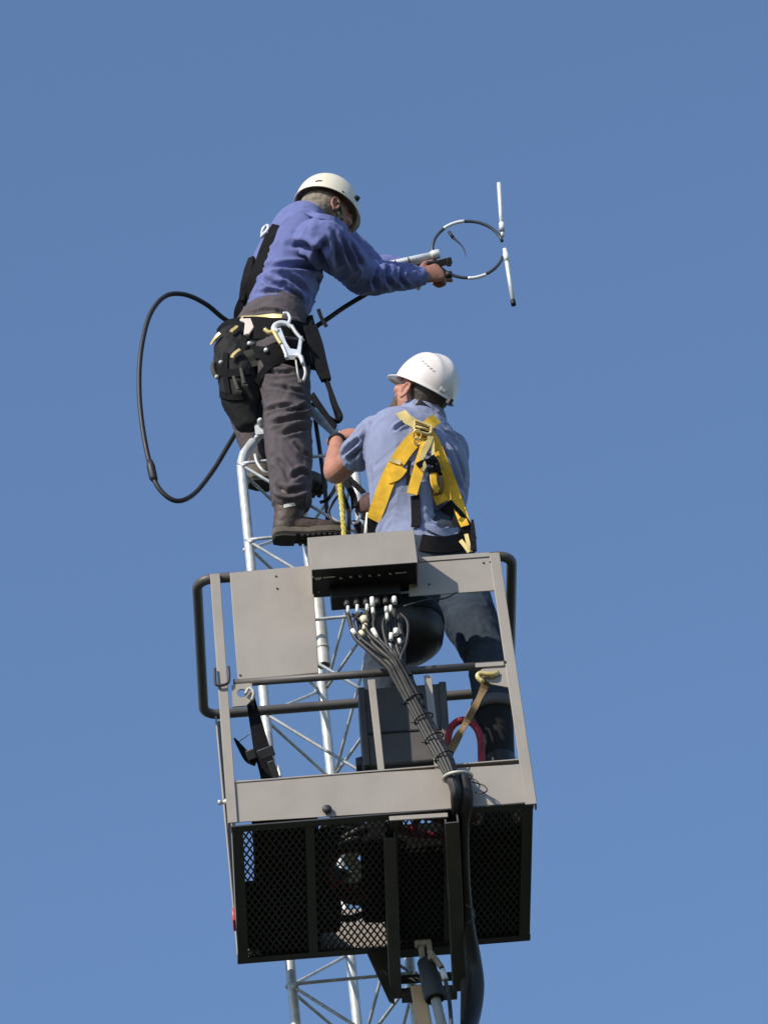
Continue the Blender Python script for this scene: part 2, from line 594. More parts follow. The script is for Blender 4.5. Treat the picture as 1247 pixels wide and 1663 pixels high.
# ------------------------------------------------------------------ lift basket
YAW = math.radians(3.5)
EX, EY, EZ = V((math.cos(YAW), math.sin(YAW), 0)), V((-math.sin(YAW), math.cos(YAW), 0)), V((0, 0, 1))
BW, BD, BH = 0.993, 0.85, 1.009
B0 = V((-0.1165, 0, HZ - 1.2104)) - EX * (BW / 2)      # front left bottom corner of the floor
def BL(u, v, z):
    return B0 + EX * u + EY * v + EZ * z
def bp(px, py, v=0.0):
    """photo point on the vertical plane v metres behind the basket front"""
    d = ray(px, py)
    t = (BL(0, v, 0) - CAM).dot(EY) / d.dot(EY)
    return CAM + d * t
def buw(px, py, v=0.0):
    q = bp(px, py, v) - B0
    return q.dot(EX), q.z

basket = thing('lift_basket', 'taupe steel work platform basket with a dark mesh floor', 'lift basket', BL(BW / 2, BD / 2, 0))
FN = -EY                                                # front normal
# corner posts (angle iron: a front leaf and a side leaf)
def post(tx0, tx1, ty, bx0, bx1, by, side):
    m = MB()
    a, b = bp(tx0, ty), bp(tx1, ty - (tx1 - tx0) * 0.065)
    c, d = bp(bx1, by - (bx1 - bx0) * 0.065), bp(bx0, by)
    m.prism([a, b, c, d], 0.006, EY)
    if side < 0:
        m.prism([a + EY * 0.0062, d + EY * 0.0062, d + EY * 0.04, a + EY * 0.04], 0.006, EX)
    else:
        m.prism([b + EY * 0.0062, c + EY * 0.0062, c + EY * 0.04, b + EY * 0.04], 0.006, -EX)
    m.build('post', M['taupe'], basket, 0.002)
post(341, 357, 932, 370, 386, 1337, -1)
post(794, 811, 898, 853, 872, 1307, 1)
# rear posts
for u, sg in ((0.0, 1), (BW, -1)):
    m = MB()
    m.box(BL(u + sg * 0.018, BD - 0.003, 0.5), (0.036, 0.006, 0.98), (EX, EY, EZ))
    m.box(BL(u + sg * 0.003, BD - 0.024, 0.5), (0.006, 0.034, 0.98), (EX, EY, EZ))
    m.build('post', M['taupe'], basket, 0.002)
# kick plates
m = MB()
q = [bp(378, 1268.5, 0.0075), bp(858, 1240.5, 0.0075), bp(866, 1305.5, 0.0075), bp(379, 1336.2, 0.0075)]
m.prism(q, 0.004, EY)
m.bar(BL(0.02, 0.016, 0.172), BL(BW - 0.02, 0.016, 0.172), 0.006, 0.024, EY)
m.build('kick_plate', M['taupe'], basket, 0.0015)
m = MB()
m.box(BL(BW / 2, BD - 0.012, 0.085), (BW - 0.02, 0.004, 0.17), (EX, EY, EZ))
m.build('kick_plate', M['taupe'], basket, 0.0015)
for u in (0.008, BW - 0.008):
    m = MB()
    m.box(BL(u, BD / 2, 0.085), (0.004, BD - 0.1, 0.17), (EX, EY, EZ))
    m.build('kick_plate', M['taupe'], basket, 0.0015)
# top hand rail: one tube bent round all four sides
TR = 0.0175
def rail_loop(x0, x1, y0, y1, z, r, k=6):
    pts = []
    for cx_, cy_, a0 in ((x1 - r, y0 + r, -90), (x1 - r, y1 - r, 0), (x0 + r, y1 - r, 90), (x0 + r, y0 + r, 180)):
        for i in range(k + 1):
            a = math.radians(a0 + 90 * i / k)
            pts.append(BL(cx_ + r * math.cos(a), cy_ + r * math.sin(a), z))
    return pts
uL, wT = buw(320.5, 960, 0.1)
uR, _ = buw(835.5, 960, 0.1)
u_, wtop = buw(640, 916, 0.02)
m = MB().tube(rail_loop(uL, uR, 0.026, 0.835, wtop + 0.002, 0.05), TR, 14, closed=True)
m.build('hand_rail', M['taupe_dark'], basket)
# bright flat cap over the right front rail
m = MB()
m.prism([bp(679, 905, 0), bp(795, 896.5, 0), bp(795.5, 904, 0), bp(679.5, 912.5, 0)], 0.012, EY)
m.build('rail_cap', M['taupe'], basket, 0.002)
# front panels
m = MB()
m.prism([bp(373, 930, 0.004), bp(507, 918, 0.004), bp(517.5, 1093, 0.004), bp(386, 1105, 0.004)], 0.005, EY)
m.build('front_panel', M['taupe'], basket, 0.002)
m = MB()
m.prism([bp(664, 914, 0.004), bp(796, 905, 0.004), bp(806, 959, 0.004), bp(664, 968.5, 0.004)], 0.005, EY)
pr = m.build('front_panel', M['taupe'], basket, 0.002)
for x, y in ((785, 914), (796, 913), (697, 949), (390, 1097), (448, 936), (450, 956)):
    m = MB()
    m.lathe(bp(x, y, 0.003), FN, [(0.0034, -0.002), (0.0034, 0.002), (0.0022, 0.003)], 10)
    m.build('bolt', M['frame_dark'], basket)
# mid rail and short uprights
ml, mr_ = bp(379, 1110, 0.012), bp(822, 1079, 0.012)
m = MB().tube([ml, mr_], 0.0135, 14)
m.build('mid_rail', M['taupe_dark'], basket)
m = MB()
m.prism([bp(772, 1077, -0.004), bp(818, 1074, -0.004), bp(819, 1081, -0.004), bp(772, 1084, -0.004)], 0.006, EY)
m.build('rail_bracket', M['taupe'], basket, 0.0015)
for a, b, c, d in (((597, 1104), (609, 1103), (625, 1254), (614, 1255)), ((688, 1097), (700, 1096), (718, 1248), (706, 1249))):
    m = MB()
    P = [bp(*a, 0.008), bp(*b, 0.008), bp(*c, 0.008), bp(*d, 0.008)]
    m.prism(P, 0.005, EY)
    m.prism([P[1] + EY * 0.0052, P[2] + EY * 0.0052, P[2] + EY * 0.03, P[1] + EY * 0.03], 0.004, -EX)
    m.build('upright', M['taupe'], basket, 0.0015)
# gusset plates with an eye each
def ring_plate(name, poly, hole, hr, v, th=0.006):
    """plate with a round hole"""
    P = [bp(*p, v) for p in poly]
    c = bp(*hole, v)
    n = 32
    inner = [c + EX * (hr * math.cos(2 * math.pi * i / n)) + EZ * (hr * math.sin(2 * math.pi * i / n)) for i in range(n)]
    outer = []
    for p in inner:
        d = (p - c).normalized()
        bestt = 9
        for i in range(len(P)):
            a, b = P[i], P[(i + 1) % len(P)]
            e = b - a
            N = e.cross(EY)
            den = d.dot(N)
            if abs(den) > 1e-9:
                t = (a - c).dot(N) / den
                s_ = (c + d * t - a).dot(e) / e.dot(e)
                if t > 0 and -1e-6 <= s_ <= 1 + 1e-6:
                    bestt = min(bestt, t)
        outer.append(c + d * bestt)
    mm = MB()
    vs = inner + outer + [p + EY * th for p in inner] + [p + EY * th for p in outer]
    fs = []
    for i in range(n):
        j = (i + 1) % n
        fs += [(i, j, n + j, n + i), (2 * n + j, 2 * n + i, 3 * n + i, 3 * n + j), (j, i, 2 * n + i, 2 * n + j), (n + i, n + j, 3 * n + j, 3 * n + i)]
    mm.add(vs, fs)
    return mm.build(name, M['taupe'], basket)
ring_plate('gusset', [(376, 1112), (409, 1109.5), (410, 1136), (400, 1146), (378, 1148)], (393, 1126), 0.017, 0.002)
ring_plate('gusset', [(780, 1085.5), (824, 1082), (833, 1118), (797, 1111), (783, 1100)], (806, 1095), 0.0125, 0.002)
m = MB()
m.bar(bp(386, 1146, 0.02), bp(402, 1136, 0.02), 0.012, 0.006, EY)
m.build('stay', M['taupe_dark'], basket, 0.001)
# lower side bolt and U bolt
m = MB()
c = bp(369, 1303, 0.02)
m.lathe(c, -EX, [(0.011, 0), (0.011, 0.008), (0.007, 0.008), (0.007, 0.02), (0.009, 0.02), (0.009, 0.03)], 12)
m.build('bolt', M['galv'], basket)
m = MB()
m.tube([bp(349, 1086, -0.008), bp(349, 1103, -0.012), bp(352, 1113, -0.012), bp(368, 1111, -0.012), bp(372, 1101, -0.012), bp(371, 1083, -0.008)], 0.005, 10, 4)
m.build('u_bolt', M['frame_dark'], basket)
m = MB().lathe(bp(531, 1315, -0.001), FN, [(0.016, 0), (0.016, 0.004), (0.012, 0.010), (0.004, 0.012)], 16)
m.build('plug', M['frame_dark'], basket)
m = MB()
m.prism([bp(374, 1488, 0.55), bp(379, 1486, 0.55), bp(381, 1512, 0.55), bp(376, 1514, 0.55)], 0.05, EY)
# floor frame
m = MB()
FT = 0.036
for a, b in (((0, 0.02), (BW, 0.02)), ((0, BD - 0.02), (BW, BD - 0.02))):
    m.bar(BL(a[0], a[1], -0.002), BL(b[0], b[1], -0.002), FT, 0.006, EZ)
for u in (0.02, BW - 0.02):
    m.bar(BL(u, 0.0385, -0.002), BL(u, BD - 0.0385, -0.002), FT, 0.006, EZ)
m.build('floor_frame', M['frame_dark'], basket, 0.001)
for px_, wd in ((502, 0.030), (640, 0.03), (730, 0.03)):
    u, _ = buw(px_, 1325, 0.0)
    m = MB()
    m.bar(BL(u, 0.0385, -0.004), BL(u, BD - 0.0385, -0.004), wd, 0.004, EZ)
    m.bar(BL(u - wd / 2 + 0.002, 0.0385, 0.012), BL(u - wd / 2 + 0.002, BD - 0.0385, 0.012), 0.004, 0.026, EZ)
    m.build('cross_member', M['frame_dark'], basket, 0.001)
# expanded metal floor: diamond strands
m = MB()
cw, cl = 0.0215, 0.052
nu, nv = int((BW - 0.05) / cw), int((BD - 0.05) / cl)
du, dv = (BW - 0.05) / nu, (BD - 0.05) / nv
for i in range(nu + 1):
    for j in range(nv):
        x, y = 0.025 + i * du, 0.025 + j * dv
        for sx, sy in ((-1, 0), (1, 0)):
            if 0 <= i + sx * 0.5 <= nu:
                m.bar(BL(x, y, 0.004), BL(x + sx * du / 2, y + dv / 2, 0.006), 0.0052, 0.003, EZ)
                m.bar(BL(x + sx * du / 2, y + dv / 2, 0.006), BL(x, y + dv, 0.004), 0.0052, 0.003, EZ)
m.build('mesh_floor', M['mesh_dark'], basket)
# reflector on the left side plate
m = MB().box(BL(-0.004, 0.62, 0.03), (0.010, 0.07, 0.05), (EX, EY, EZ))
m.build('reflector', M['reflector'], basket, 0.003)
# boom mounting: two long channels under the floor running out behind it, cross plates between
def beam(a, b, wid, wid2):
    mm = MB()
    pa, pb = V(a), V(b)
    d = (pb - pa).normalized()
    up = (EZ - d * EZ.dot(d)).normalized()
    mm.bar(pa, pb, wid, 0.006, up)
    for sg in (-1, 1):
        mm.bar(pa + EX * (sg * (wid / 2 - 0.003)) + up * 0.0285, pb + EX * (sg * (wid / 2 - 0.003)) + up * 0.0285, 0.006, 0.05, up)
    return mm
mbl = beam(bp(633, 1362, 0.10), bp(643, 1622, 0.95), 0.040, 0.04)
mbl.build('boom_mount_channel', M['channel'], basket, 0.0015)
mbr = beam(bp(734, 1336, 0.0), bp(747, 1610, 0.80), 0.046, 0.04)
mbr.build('boom_mount_channel', M['channel'], basket, 0.0015)
m = MB()
m.prism([bp(596, 1548, 0.83), bp(630, 1540, 0.83), bp(641, 1630, 0.93), bp(632, 1626, 0.93)], 0.012, EY)
m.build('boom_mount_web', M['frame_dark'], basket, 0.0015)
m = MB()
m.bar(bp(650, 1592, 0.9), bp(740, 1586, 0.9), 0.012, 0.03, EZ)
m.bar(bp(652, 1618, 0.94), bp(742, 1612, 0.94), 0.05, 0.03, EZ)
m.build('cross_plate', M['frame_dark'], basket, 0.0015)
m = MB()
m.bar(bp(642, 1545, 0.85), bp(738, 1538, 0.85), 0.05, 0.03, EZ)
m.build('cross_plate', M['frame_dark'], basket, 0.0015)
m = MB().prism([bp(632, 1326, -0.004), bp(727, 1320, -0.004), bp(727.5, 1327, -0.004), bp(632.5, 1333, -0.004)], 0.006, EY)
m.build('lower_cleat', M['taupe'], basket, 0.0015)
# control box hanging outside the front
bt = -0.135
TLc, TRc, BRc, BLc = (499, 873), (671.5, 860), (678.5, 913.5), (506, 925.5)
m = MB()
fa, fb, fc, fd = (bp(*p, bt) for p in (TLc, TRc, BRc, BLc))
m.prism([fa, fb, fc, fd], 0.003, EY)                                         # front skin
m.prism([fa + EY * 0.0032, fd + EY * 0.0032, fd + EY * 0.185, fa + EY * 0.185 + EZ * 0.01], 0.003, EX)
m.prism([fb + EY * 0.0032, fc + EY * 0.0032, fc + EY * 0.185, fb + EY * 0.185 + EZ * 0.01], 0.003, -EX)
m.prism([fa + EY * 0.0032, fb + EY * 0.0032, fb + EY * 0.185 + EZ * 0.01, fa + EY * 0.185 + EZ * 0.01], 0.003, -EZ)
cbox = m.build('control_box', M['taupe'], basket, 0.002)
m = MB()
m.prism([fd + EY * 0.006 + EX * 0.006 + EZ * 0.012, fc + EY * 0.006 - EX * 0.006 + EZ * 0.012, fc + EY * 0.18 - EX * 0.006 + EZ * 0.012, fd + EY * 0.18 + EX * 0.006 + EZ * 0.012], 0.02, EZ)
under = m.build('connector_panel', M['black'], cbox, 0.002)
ub = world_bvh(under)
m = MB()
cen = (fd + fc) / 2 + EY * 0.155
m.box(cen + EX * 0.0 - EZ * 0.012, (0.235, 0.075, 0.05), (EX, EY, EZ))
m.build('gland_block', M['black'], cbox, 0.004)
# printed marks on the underside: a small emblem, a word and a row of symbols
def mark(m, x, y, wx, wy):
    p, _ = cast(ub, x, y, 0.0012)
    m.box(p, (wx, wy, 0.0008), (EX, EY, EZ))
random.seed(3)
def word(items):
    m = MB()
    for it in items:
        mark(m, *it)
    m.build('lettering', M['white'], cbox)
word([(512 + i * 2.2, 939.3 - i * 0.2 + (1.2 if i % 2 else -0.6), 0.0046, 0.010) for i in range(5)])
word([(526 + i * 2.1, 937.6 - i * 0.16, 0.0038, 0.0055 if i % 3 else 0.008) for i in range(9)])
word([(643 + i * 2.3, 930.4 - i * 0.17, 0.0042, 0.006 if i else 0.010) for i in range(8)])
for x, y in ((569, 936), (584, 935), (600, 934), (615, 933), (633, 931), (553, 938)):
    word([(x, y, 0.006, 0.006), (x + 0.8, y + 1.6, 0.010, 0.0025)])
word([(518, 961, 0.006, 0.006)])

# ------------------------------------------------------------------ lattice tower
TY = 0.97
tower = thing('lattice_tower', 'three legged galvanised lattice tower with bent-in top behind the basket', 'tower', (0, TY + 0.15, 0))
la, lb = at(399.5, 742, TY), at(432, 1250, TY)
TX = la.x + (lb.x - la.x) * 0.5
zr = la.z
LX = at(470, 1563, TY).x * 0.5 + TX * 0.5
legL = V((LX, TY, 0))
t3 = at(592, 800, TY)
m3x = at(690, 1600, TY).x * 0.5 + t3.x * 0.5
legR = V((LX + 0.405, TY + 0.015, 0))
legM = V((LX + 0.200, TY + 0.42, 0))
z_bend = at(398, 745, TY).z
apex = (legL + legR + legM) / 3
LEGS = []
for p in (legL, legR, legM):
    d = (V((apex.x, apex.y, 0)) - V((p.x, p.y, 0)))
    pts = [V((p.x, p.y, 0)), V((p.x, p.y, z_bend - 0.06)), V((p.x, p.y, z_bend - 0.02)) + d * 0.01, V((p.x, p.y, z_bend + 0.03)) + d * 0.07,
           V((p.x, p.y, z_bend + 0.34)) + d * 0.88]
    m = MB()
    m.tube([pts[0]] + [V(c) for c in catmull([list(x) for x in pts[1:4]], 5)] + [pts[4]], 0.0175, 16)
    LEGS.append(m.build('leg', M['galv'], tower))
m = MB()
m.lathe(apex + EZ * (z_bend + 0.30), EZ, [(0.055, 0), (0.06, 0.003), (0.06, 0.075), (0.045, 0.085)], 20)
m.build('top_collar', M['galv'], tower)
# bent rod braces: every bay of every face is a horizontal and a diagonal
z_node0 = at(410, 880, TY).z
pitch = at(410, 880, TY).z - at(430, 1018, TY).z
RB = 0.0062
k = 1
zs = []
z = z_node0 + pitch
while z > 0.3:
    zs.append(z)
    z -= pitch
def br(a, b):
    MB().tube([a, b], RB, 8).build('brace', M['galv_rod'], tower)
nb = 0
for i, z in enumerate(zs):
    zz = min(z, z_bend - 0.03)
    for a, b in ((legL, legR), (legM, legL), (legR, legM)):
        d = (b - a).normalized()
        off = V((d.y, -d.x, 0)) * 0.016
        A = V((a.x, a.y, zz)) + off
        Bq = V((b.x, b.y, zz)) + off
        D2 = V((b.x, b.y, zz - pitch)) + off
        if i < 14:
            mm = MB()
            mm.tube([Bq - d * 0.006, A + d * 0.035, A + d * 0.014 - EZ * 0.006, A + d * 0.016 - EZ * 0.022, D2 - d * 0.006 + EZ * 0.008], RB, 8, 4)
            mm.ball(A + d * 0.010 - EZ * 0.012, (0.012, 0.012, 0.010), None, 8, 6)
            mm.ball(D2 + EZ * 0.006, (0.011, 0.011, 0.009), None, 8, 6)
            mm.build('brace', M['galv_rod'], tower)
            nb += 1
# lower bays below the picture: one merged lattice
m = MB()
for i, z in enumerate(zs[14:]):
    for a, b in ((legL, legR), (legL, legM), (legR, legM)):
        m.tube([V((a.x, a.y, z)), V((b.x, b.y, z))], RB, 6)
        m.tube([V((a.x, a.y, z)), V((b.x, b.y, max(0.05, z - pitch)))], RB, 6)
lo = m.build('brace', M['galv_rod'], tower)
lo['kind'] = 'stuff'
# wide pipe section slipped into the tower
m = MB()
p0, p1 = at(505, 860, TY + 0.06), at(526, 1081, TY + 0.06)
m.tube([p0, p1], 0.024, 20, cap=False)
d = (p0 - p1).normalized()
m.tube([p1, p0], 0.021, 20, cap=False)
m.lathe(p1, d, [(0.021, 0), (0.0242, 0)], 20, cap=False)
m.tube([p1 + d * 0.068, p1 + d * 0.080], 0.0255, 20)
m.build('pipe', M['galv_dull'], tower)
# hardware under the bend
m = MB()
m.tube([at(414, 738, TY - 0.03), at(418, 752, TY - 0.03), at(428, 765, TY - 0.03), at(440, 770, TY - 0.02)], 0.006, 8, 4)
m.box(at(421, 700, TY), (0.03, 0.03, 0.05))
m.build('shackle', M['galv'], tower)
m = MB()
m.lathe(at(423, 688, TY - 0.02), FN, [(0.012, 0), (0.012, 0.02), (0.006, 0.03)], 10)
m.build('bolt', M['galv'], tower)
m = MB()
m.lathe(at(417, 716, TY - 0.02), FN, [(0.010, 0), (0.010, 0.02), (0.006, 0.03)], 10)
m.build('bolt', M['galv'], tower)
# rods from the apex down on the right side
MB().tube([at(508, 655, TY + 0.1), at(526, 780, TY + 0.1), at(532, 845, TY + 0.1)], 0.008, 8, 4).build('stay_rod', M['rubber'], tower)

# ------------------------------------------------------------------ boom below
boom = thing('lift_boom', 'tan steel lift arm with grey cylinder rising below the basket floor', 'lift boom', (1.0, -2.0, 0))
j0 = at(690, 1600, 0.62)
jd = (at(718, 1760, 0.46) - j0).normalized()
foot = j0 + jd * ((j0.z - 0.05) / -jd.z)
side = jd.cross(V((0, 1, 0))).normalized()
m = MB()
off = RGT * -0.012 + FWD * 0.03
a = at(680, 1612, 0.66)
b = foot + off
m.bar(a, a + (b - a) * 0.45, 0.05, 0.07, FWD)
m.build('jib_arm', M['boom'], boom, 0.006)
m = MB()
m.bar(a + (b - a) * 0.42, b, 0.10, 0.12, FWD)
m.build('main_arm', M['boom'], boom, 0.008)
m = MB()
c0, c1 = at(691, 1560, 0.58), at(707, 1624, 0.58)
dd = (c1 - c0).normalized()
m.lathe(c0, dd, [(0.026, 0), (0.031, 0.008), (0.031, 0.05), (0.034, 0.06), (0.036, (c1 - c0).length - 0.01), (0.034, (c1 - c0).length), (0.030, (c1 - c0).length), (0.028, (c1 - c0).length - 0.06)], 20)
m.build('cylinder_sleeve', M['frame_dark'], boom)
m = MB().tube([c1 - dd * 0.05, c1 + dd * 3.0], 0.017, 14)
m.build('cylinder_rod', M['galv_dull'], boom)
m = MB()
m.lathe(at(688, 1533, 0.56) - EX * 0.03, EX, [(0.009, 0), (0.014, 0.004), (0.014, 0.05), (0.009, 0.056)], 14)
m.bar(at(683, 1533, 0.57), at(687, 1564, 0.57), 0.018, 0.03, FN)
m.bar(at(697, 1534, 0.55), at(699, 1562, 0.55), 0.016, 0.03, FN)
m.tube([at(697, 1545, 0.54), at(710, 1562, 0.54), at(717, 1572, 0.54)], 0.010, 10)
m.build('clevis', M['boom_dull'], boom, 0.002)
m = MB()
m.tube([at(717, 1572, 0.54), at(722, 1588, 0.54)], 0.0085, 10)
m.tube([at(722, 1588, 0.54), at(727, 1610, 0.54), at(731, 1640, 0.53), at(735, 1700, 0.5)], 0.0068, 8, 4)
m.build('grease_line', M['cable'], boom)
MB().tube([at(718, 1576, 0.535), at(723, 1592, 0.535)], 0.0105, 10).build('fitting', M['white'], boom)

# ------------------------------------------------------------------ cable bundle from the control box
bundle = thing('cable_bundle', 'bundle of black cables with white ferrules running from the control box down to the boom', 'cables', bp(742, 1260, -0.06))
starts = [(565, 998), (580, 997), (596, 994), (606, 990), (628, 993), (640, 990), (646, 1000)]
mids = [(580, 1040), (590, 1040), (603, 1042), (613, 1045), (634, 1045), (642, 1040), (655, 1045)]
core = [(640, 1076), (652, 1096), (674, 1142), (700, 1192), (724, 1236), (738, 1275), (741, 1300), (744, 1345), (750, 1420), (753, 1500), (757, 1580), (756, 1700)]
cdep = [-0.075, -0.07, -0.06, -0.055, -0.06, -0.06, -0.03, 0.10, 0.34, 0.56, 0.74, 0.8]
offs = [(-10, 5, 0), (-7, 1, -0.012), (-2, -1, -0.016), (3, -3, -0.014), (7, -3, -0.004), (10, -1, 0), (0, 0, 0.010)]
for i, (s_, md, of) in enumerate(zip(starts, mids, offs)):
    P = [bp(*s_, -0.03), bp(s_[0] * 0.6 + md[0] * 0.4, s_[1] * 0.5 + md[1] * 0.5, -0.05), bp(*md, -0.06)]
    for j, ((x, y), dv_) in enumerate(zip(core, cdep)):
        sq = 1.25 if j < 2 else (1.0 if j < 5 else 0.55)
        P.append(bp(x + of[0] * sq, y + of[1] * sq, dv_ + of[2] * (1.0 if j < 5 else 0.8)))
    MB().tube(P, 0.0078, 10, 5).build('cable', M['cable'], bundle)
fer = [((565, 985), (565, 996), 'white', .0055), ((580, 983), (580, 995), 'white', .0055), ((596, 982), (596, 992), 'white', .0055), ((604, 971), (605, 985), 'white', .008), ((605, 988), (606, 997), 'white', .006),
       ((627, 986), (627, 994), 'white', .006), ((634, 984), (635, 994), 'white', .006), ((640, 970), (641, 980), 'white', .008), ((628, 997), (629, 1007), 'white', .006),
       ((572, 1023), (578, 1031), 'white', .0075), ((585, 1026), (591, 1033), 'cream', .0085), ((605, 1022), (614, 1037), 'white', .008), ((643, 1022), (643, 1031), 'white', .009),
       ((635, 1029), (635, 1040), 'white', .007), ((631, 1047), (634, 1060), 'white', .0085), ((648, 1038), (650, 1046), 'white', .006)]
for a, b, c, r in fer:
    MB().tube([bp(*a, -0.075), bp(*b, -0.078)], r, 10).build('ferrule', M[c], bundle)
for x in (564, 579.5, 595, 613, 627, 639):
    y = 976 - (x - 564) * 0.06
    MB().lathe(bp(x, y + 9, -0.045), EZ, [(0.0085, 0), (0.0105, 0.004), (0.0105, 0.018), (0.008, 0.02), (0.0065, 0.03)], 10).build('cable_gland', M['frame_dark'], bundle)
for P, r_ in (([(572, 998), (590, 1012), (600, 1030), (622, 1050), (646, 1082), (668, 1124), (690, 1160)], 0.0055), ([(612, 994), (606, 1015), (618, 1040), (640, 1062), (660, 1096), (690, 1150)], 0.005),
              ([(634, 994), (622, 1010), (626, 1040), (640, 1070), (662, 1112), (712, 1206)], 0.005), ([(588, 995), (574, 1010), (584, 1034), (610, 1056), (640, 1080), (676, 1134)], 0.0045), ([(650, 996), (662, 1012), (660, 1044), (650, 1074), (660, 1110)], 0.0045)):
    MB().tube([bp(x, y, -0.05 - 0.035 * math.sin(math.pi * i / (len(P) - 1)) - (0.018 if i > 2 else 0)) for i, (x, y) in enumerate(P)], r_, 8, 5).build('thin_wire', M['cable'], bundle)
m = MB()
m.tube([bp(590, 1003, -0.066), bp(593, 1012, -0.068)], [0.013, 0.012], 12)
m.tube([bp(593, 1014, -0.066), bp(592, 1024, -0.068)], [0.009, 0.009], 12)
m.build('junction', M['cream'], bundle)
for (x, y), (nx, ny) in zip([(656, 1106), (672, 1138), (688, 1168), (705, 1200), (721, 1230)], [(24, 40)] * 5):
    k_ = min(range(len(core)), key=lambda q: abs(core[q][1] - y))
    c = bp(x, y, -0.06)
    t = (bp(x + nx, y + ny, -0.06) - c).normalized()
    X = EY
    Yv = t.cross(X)
    m = MB()
    m.tube([c + X * (0.030 * math.cos(a)) + Yv * (0.033 * math.sin(a)) for a in np.linspace(0, 2 * math.pi, 20, endpoint=False)], 0.0025, 6, closed=True)
    e = c - Yv * 0.033
    m.tube([e, e - Yv * 0.012 - t * 0.006], 0.0018, 6)
    m.build('zip_tie', M['web_black'], bundle)
m = MB()
m.tube([bp(650, 1000, -0.03), bp(654, 1040, -0.05), bp(657, 1068, -0.05), bp(653, 1092, -0.06)], 0.004, 8, 5)
m.build('thin_wire', M['cable'], bundle)
m = MB()
m.tube([bp(655, 985, -0.04), bp(690, 975, -0.03), bp(722, 972, -0.02), bp(742, 962, 0.0)], 0.0032, 8, 5)
m.build('thin_wire', M['cable'], bundle)
# hoop that holds the bundle on the kick plate
m = MB()
hc = bp(743, 1263, -0.05)
m.tube([hc + EX * (0.046 * math.cos(a)) + EY * (0.05 * math.sin(a)) + EZ * (0.012 * math.sin(a)) for a in np.linspace(0, 2 * math.pi, 32, endpoint=False)], 0.006, 8, closed=True)
m.build('cable_hoop', M['galv_dull'], basket)
m = MB()
m.tube([bp(766, 1270, -0.02), bp(785, 1276, -0.03), bp(791, 1284, -0.035), bp(782, 1289, -0.03), bp(772, 1287, -0.02)], 0.0025, 6, 5)
m.build('wire_loop', M['cable'], basket)
hose = MB()
hose.tube([bp(752, 1262, -0.03), bp(757, 1300, -0.02), bp(754, 1345, 0.08), bp(756, 1430, 0.33), bp(760, 1500, 0.50), bp(768, 1560, 0.60), bp(772, 1605, 0.62), bp(766, 1650, 0.60), bp(752, 1700, 0.5), bp(745, 1760, 0.4)],
          [0.024, 0.023, 0.017, 0.016, 0.022, 0.028, 0.030, 0.030, 0.028, 0.026], 14, 6)
tag(hose.build('hydraulic_hose', M['rubber']), 'thick black hose bulging out beside the boom channel under the basket', 'hose')
wl = MB()
wl.tube([bp(757, 1470, 0.30), bp(768, 1478, 0.30), bp(769, 1492, 0.30), bp(759, 1500, 0.31)], 0.003, 6, 5)
tag(wl.build('wire_loop', M['cable']), 'thin grey wire loop sticking out of the thick black hose', 'wire')

# ------------------------------------------------------------------ people helpers
def ell(mb, c, ax, r):
    mb.ball(c, r, ax, 20, 12)

def hand(mb, wrist, d, n, thumb_side, curl=(35, 45, 35), spread=9, scale=1.0, thumb_in=35):
    """palm and five separate fingers; d points to the fingers, n is the back of the hand"""
    d = V(d).normalized()
    n = (V(n) - d * V(n).dot(d)).normalized()
    s_ = d.cross(n) * thumb_side                     # towards the thumb
    S = scale
    mb.loft([(wrist - d * 0.02 * S, 0.028 * S, 0.020 * S, s_), (wrist + d * 0.02 * S, 0.033 * S, 0.018 * S, s_), (wrist + d * 0.055 * S, 0.040 * S, 0.016 * S, s_), (wrist + d * 0.085 * S, 0.041 * S, 0.013 * S, s_)], 4, 16)
    for k, (ofs, ln) in enumerate(((0.030, 0.92), (0.010, 1.0), (-0.011, 0.94), (-0.030, 0.76))):
        p = wrist + (d * (0.088 - 0.006 * abs(k - 1)) + s_ * ofs) * S
        ang = math.radians((1.3 - k) * spread)
        dd_ = (d * math.cos(ang) + s_ * math.sin(ang)).normalized()
        axr = dd_.cross(n)
        pts = [p - dd_ * 0.02 * S, p]
        r = [0.0098 * S, 0.0102 * S]
        cur = dd_
        for q, (L_, cu) in enumerate(zip((0.045, 0.028, 0.022), curl)):
            cur = (Matrix.Rotation(math.radians(-cu - 3 * k), 3, axr) @ cur).normalized()
            p = p + cur * (L_ * ln * S)
            pts.append(p)
            r.append((0.0086, 0.0080, 0.0070)[q] * S)
        mb.loft([(a, b, b, n.lerp(s_, 0.5)) for a, b in zip(pts, r)], 4, 10)
    p = wrist + (d * 0.022 + s_ * 0.030) * S
    tdir = (d * 0.72 + s_ * 0.62 - n * 0.25).normalized()
    q1 = p + tdir * 0.042 * S
    tdir2 = (tdir * math.cos(math.radians(thumb_in)) + (d - s_ * 0.4 - n * 0.5).normalized() * math.sin(math.radians(thumb_in))).normalized()
    q2 = q1 + tdir2 * 0.033 * S
    q3 = q2 + tdir2 * 0.024 * S
    mb.loft([(p - tdir * 0.02 * S, 0.014 * S, 0.013 * S, n), (p, 0.0135 * S, 0.013 * S, n), (q1, 0.0112 * S, 0.011 * S, n), (q2, 0.0105 * S, 0.0098 * S, n), (q3, 0.0085 * S, 0.008 * S, n)], 4, 12)

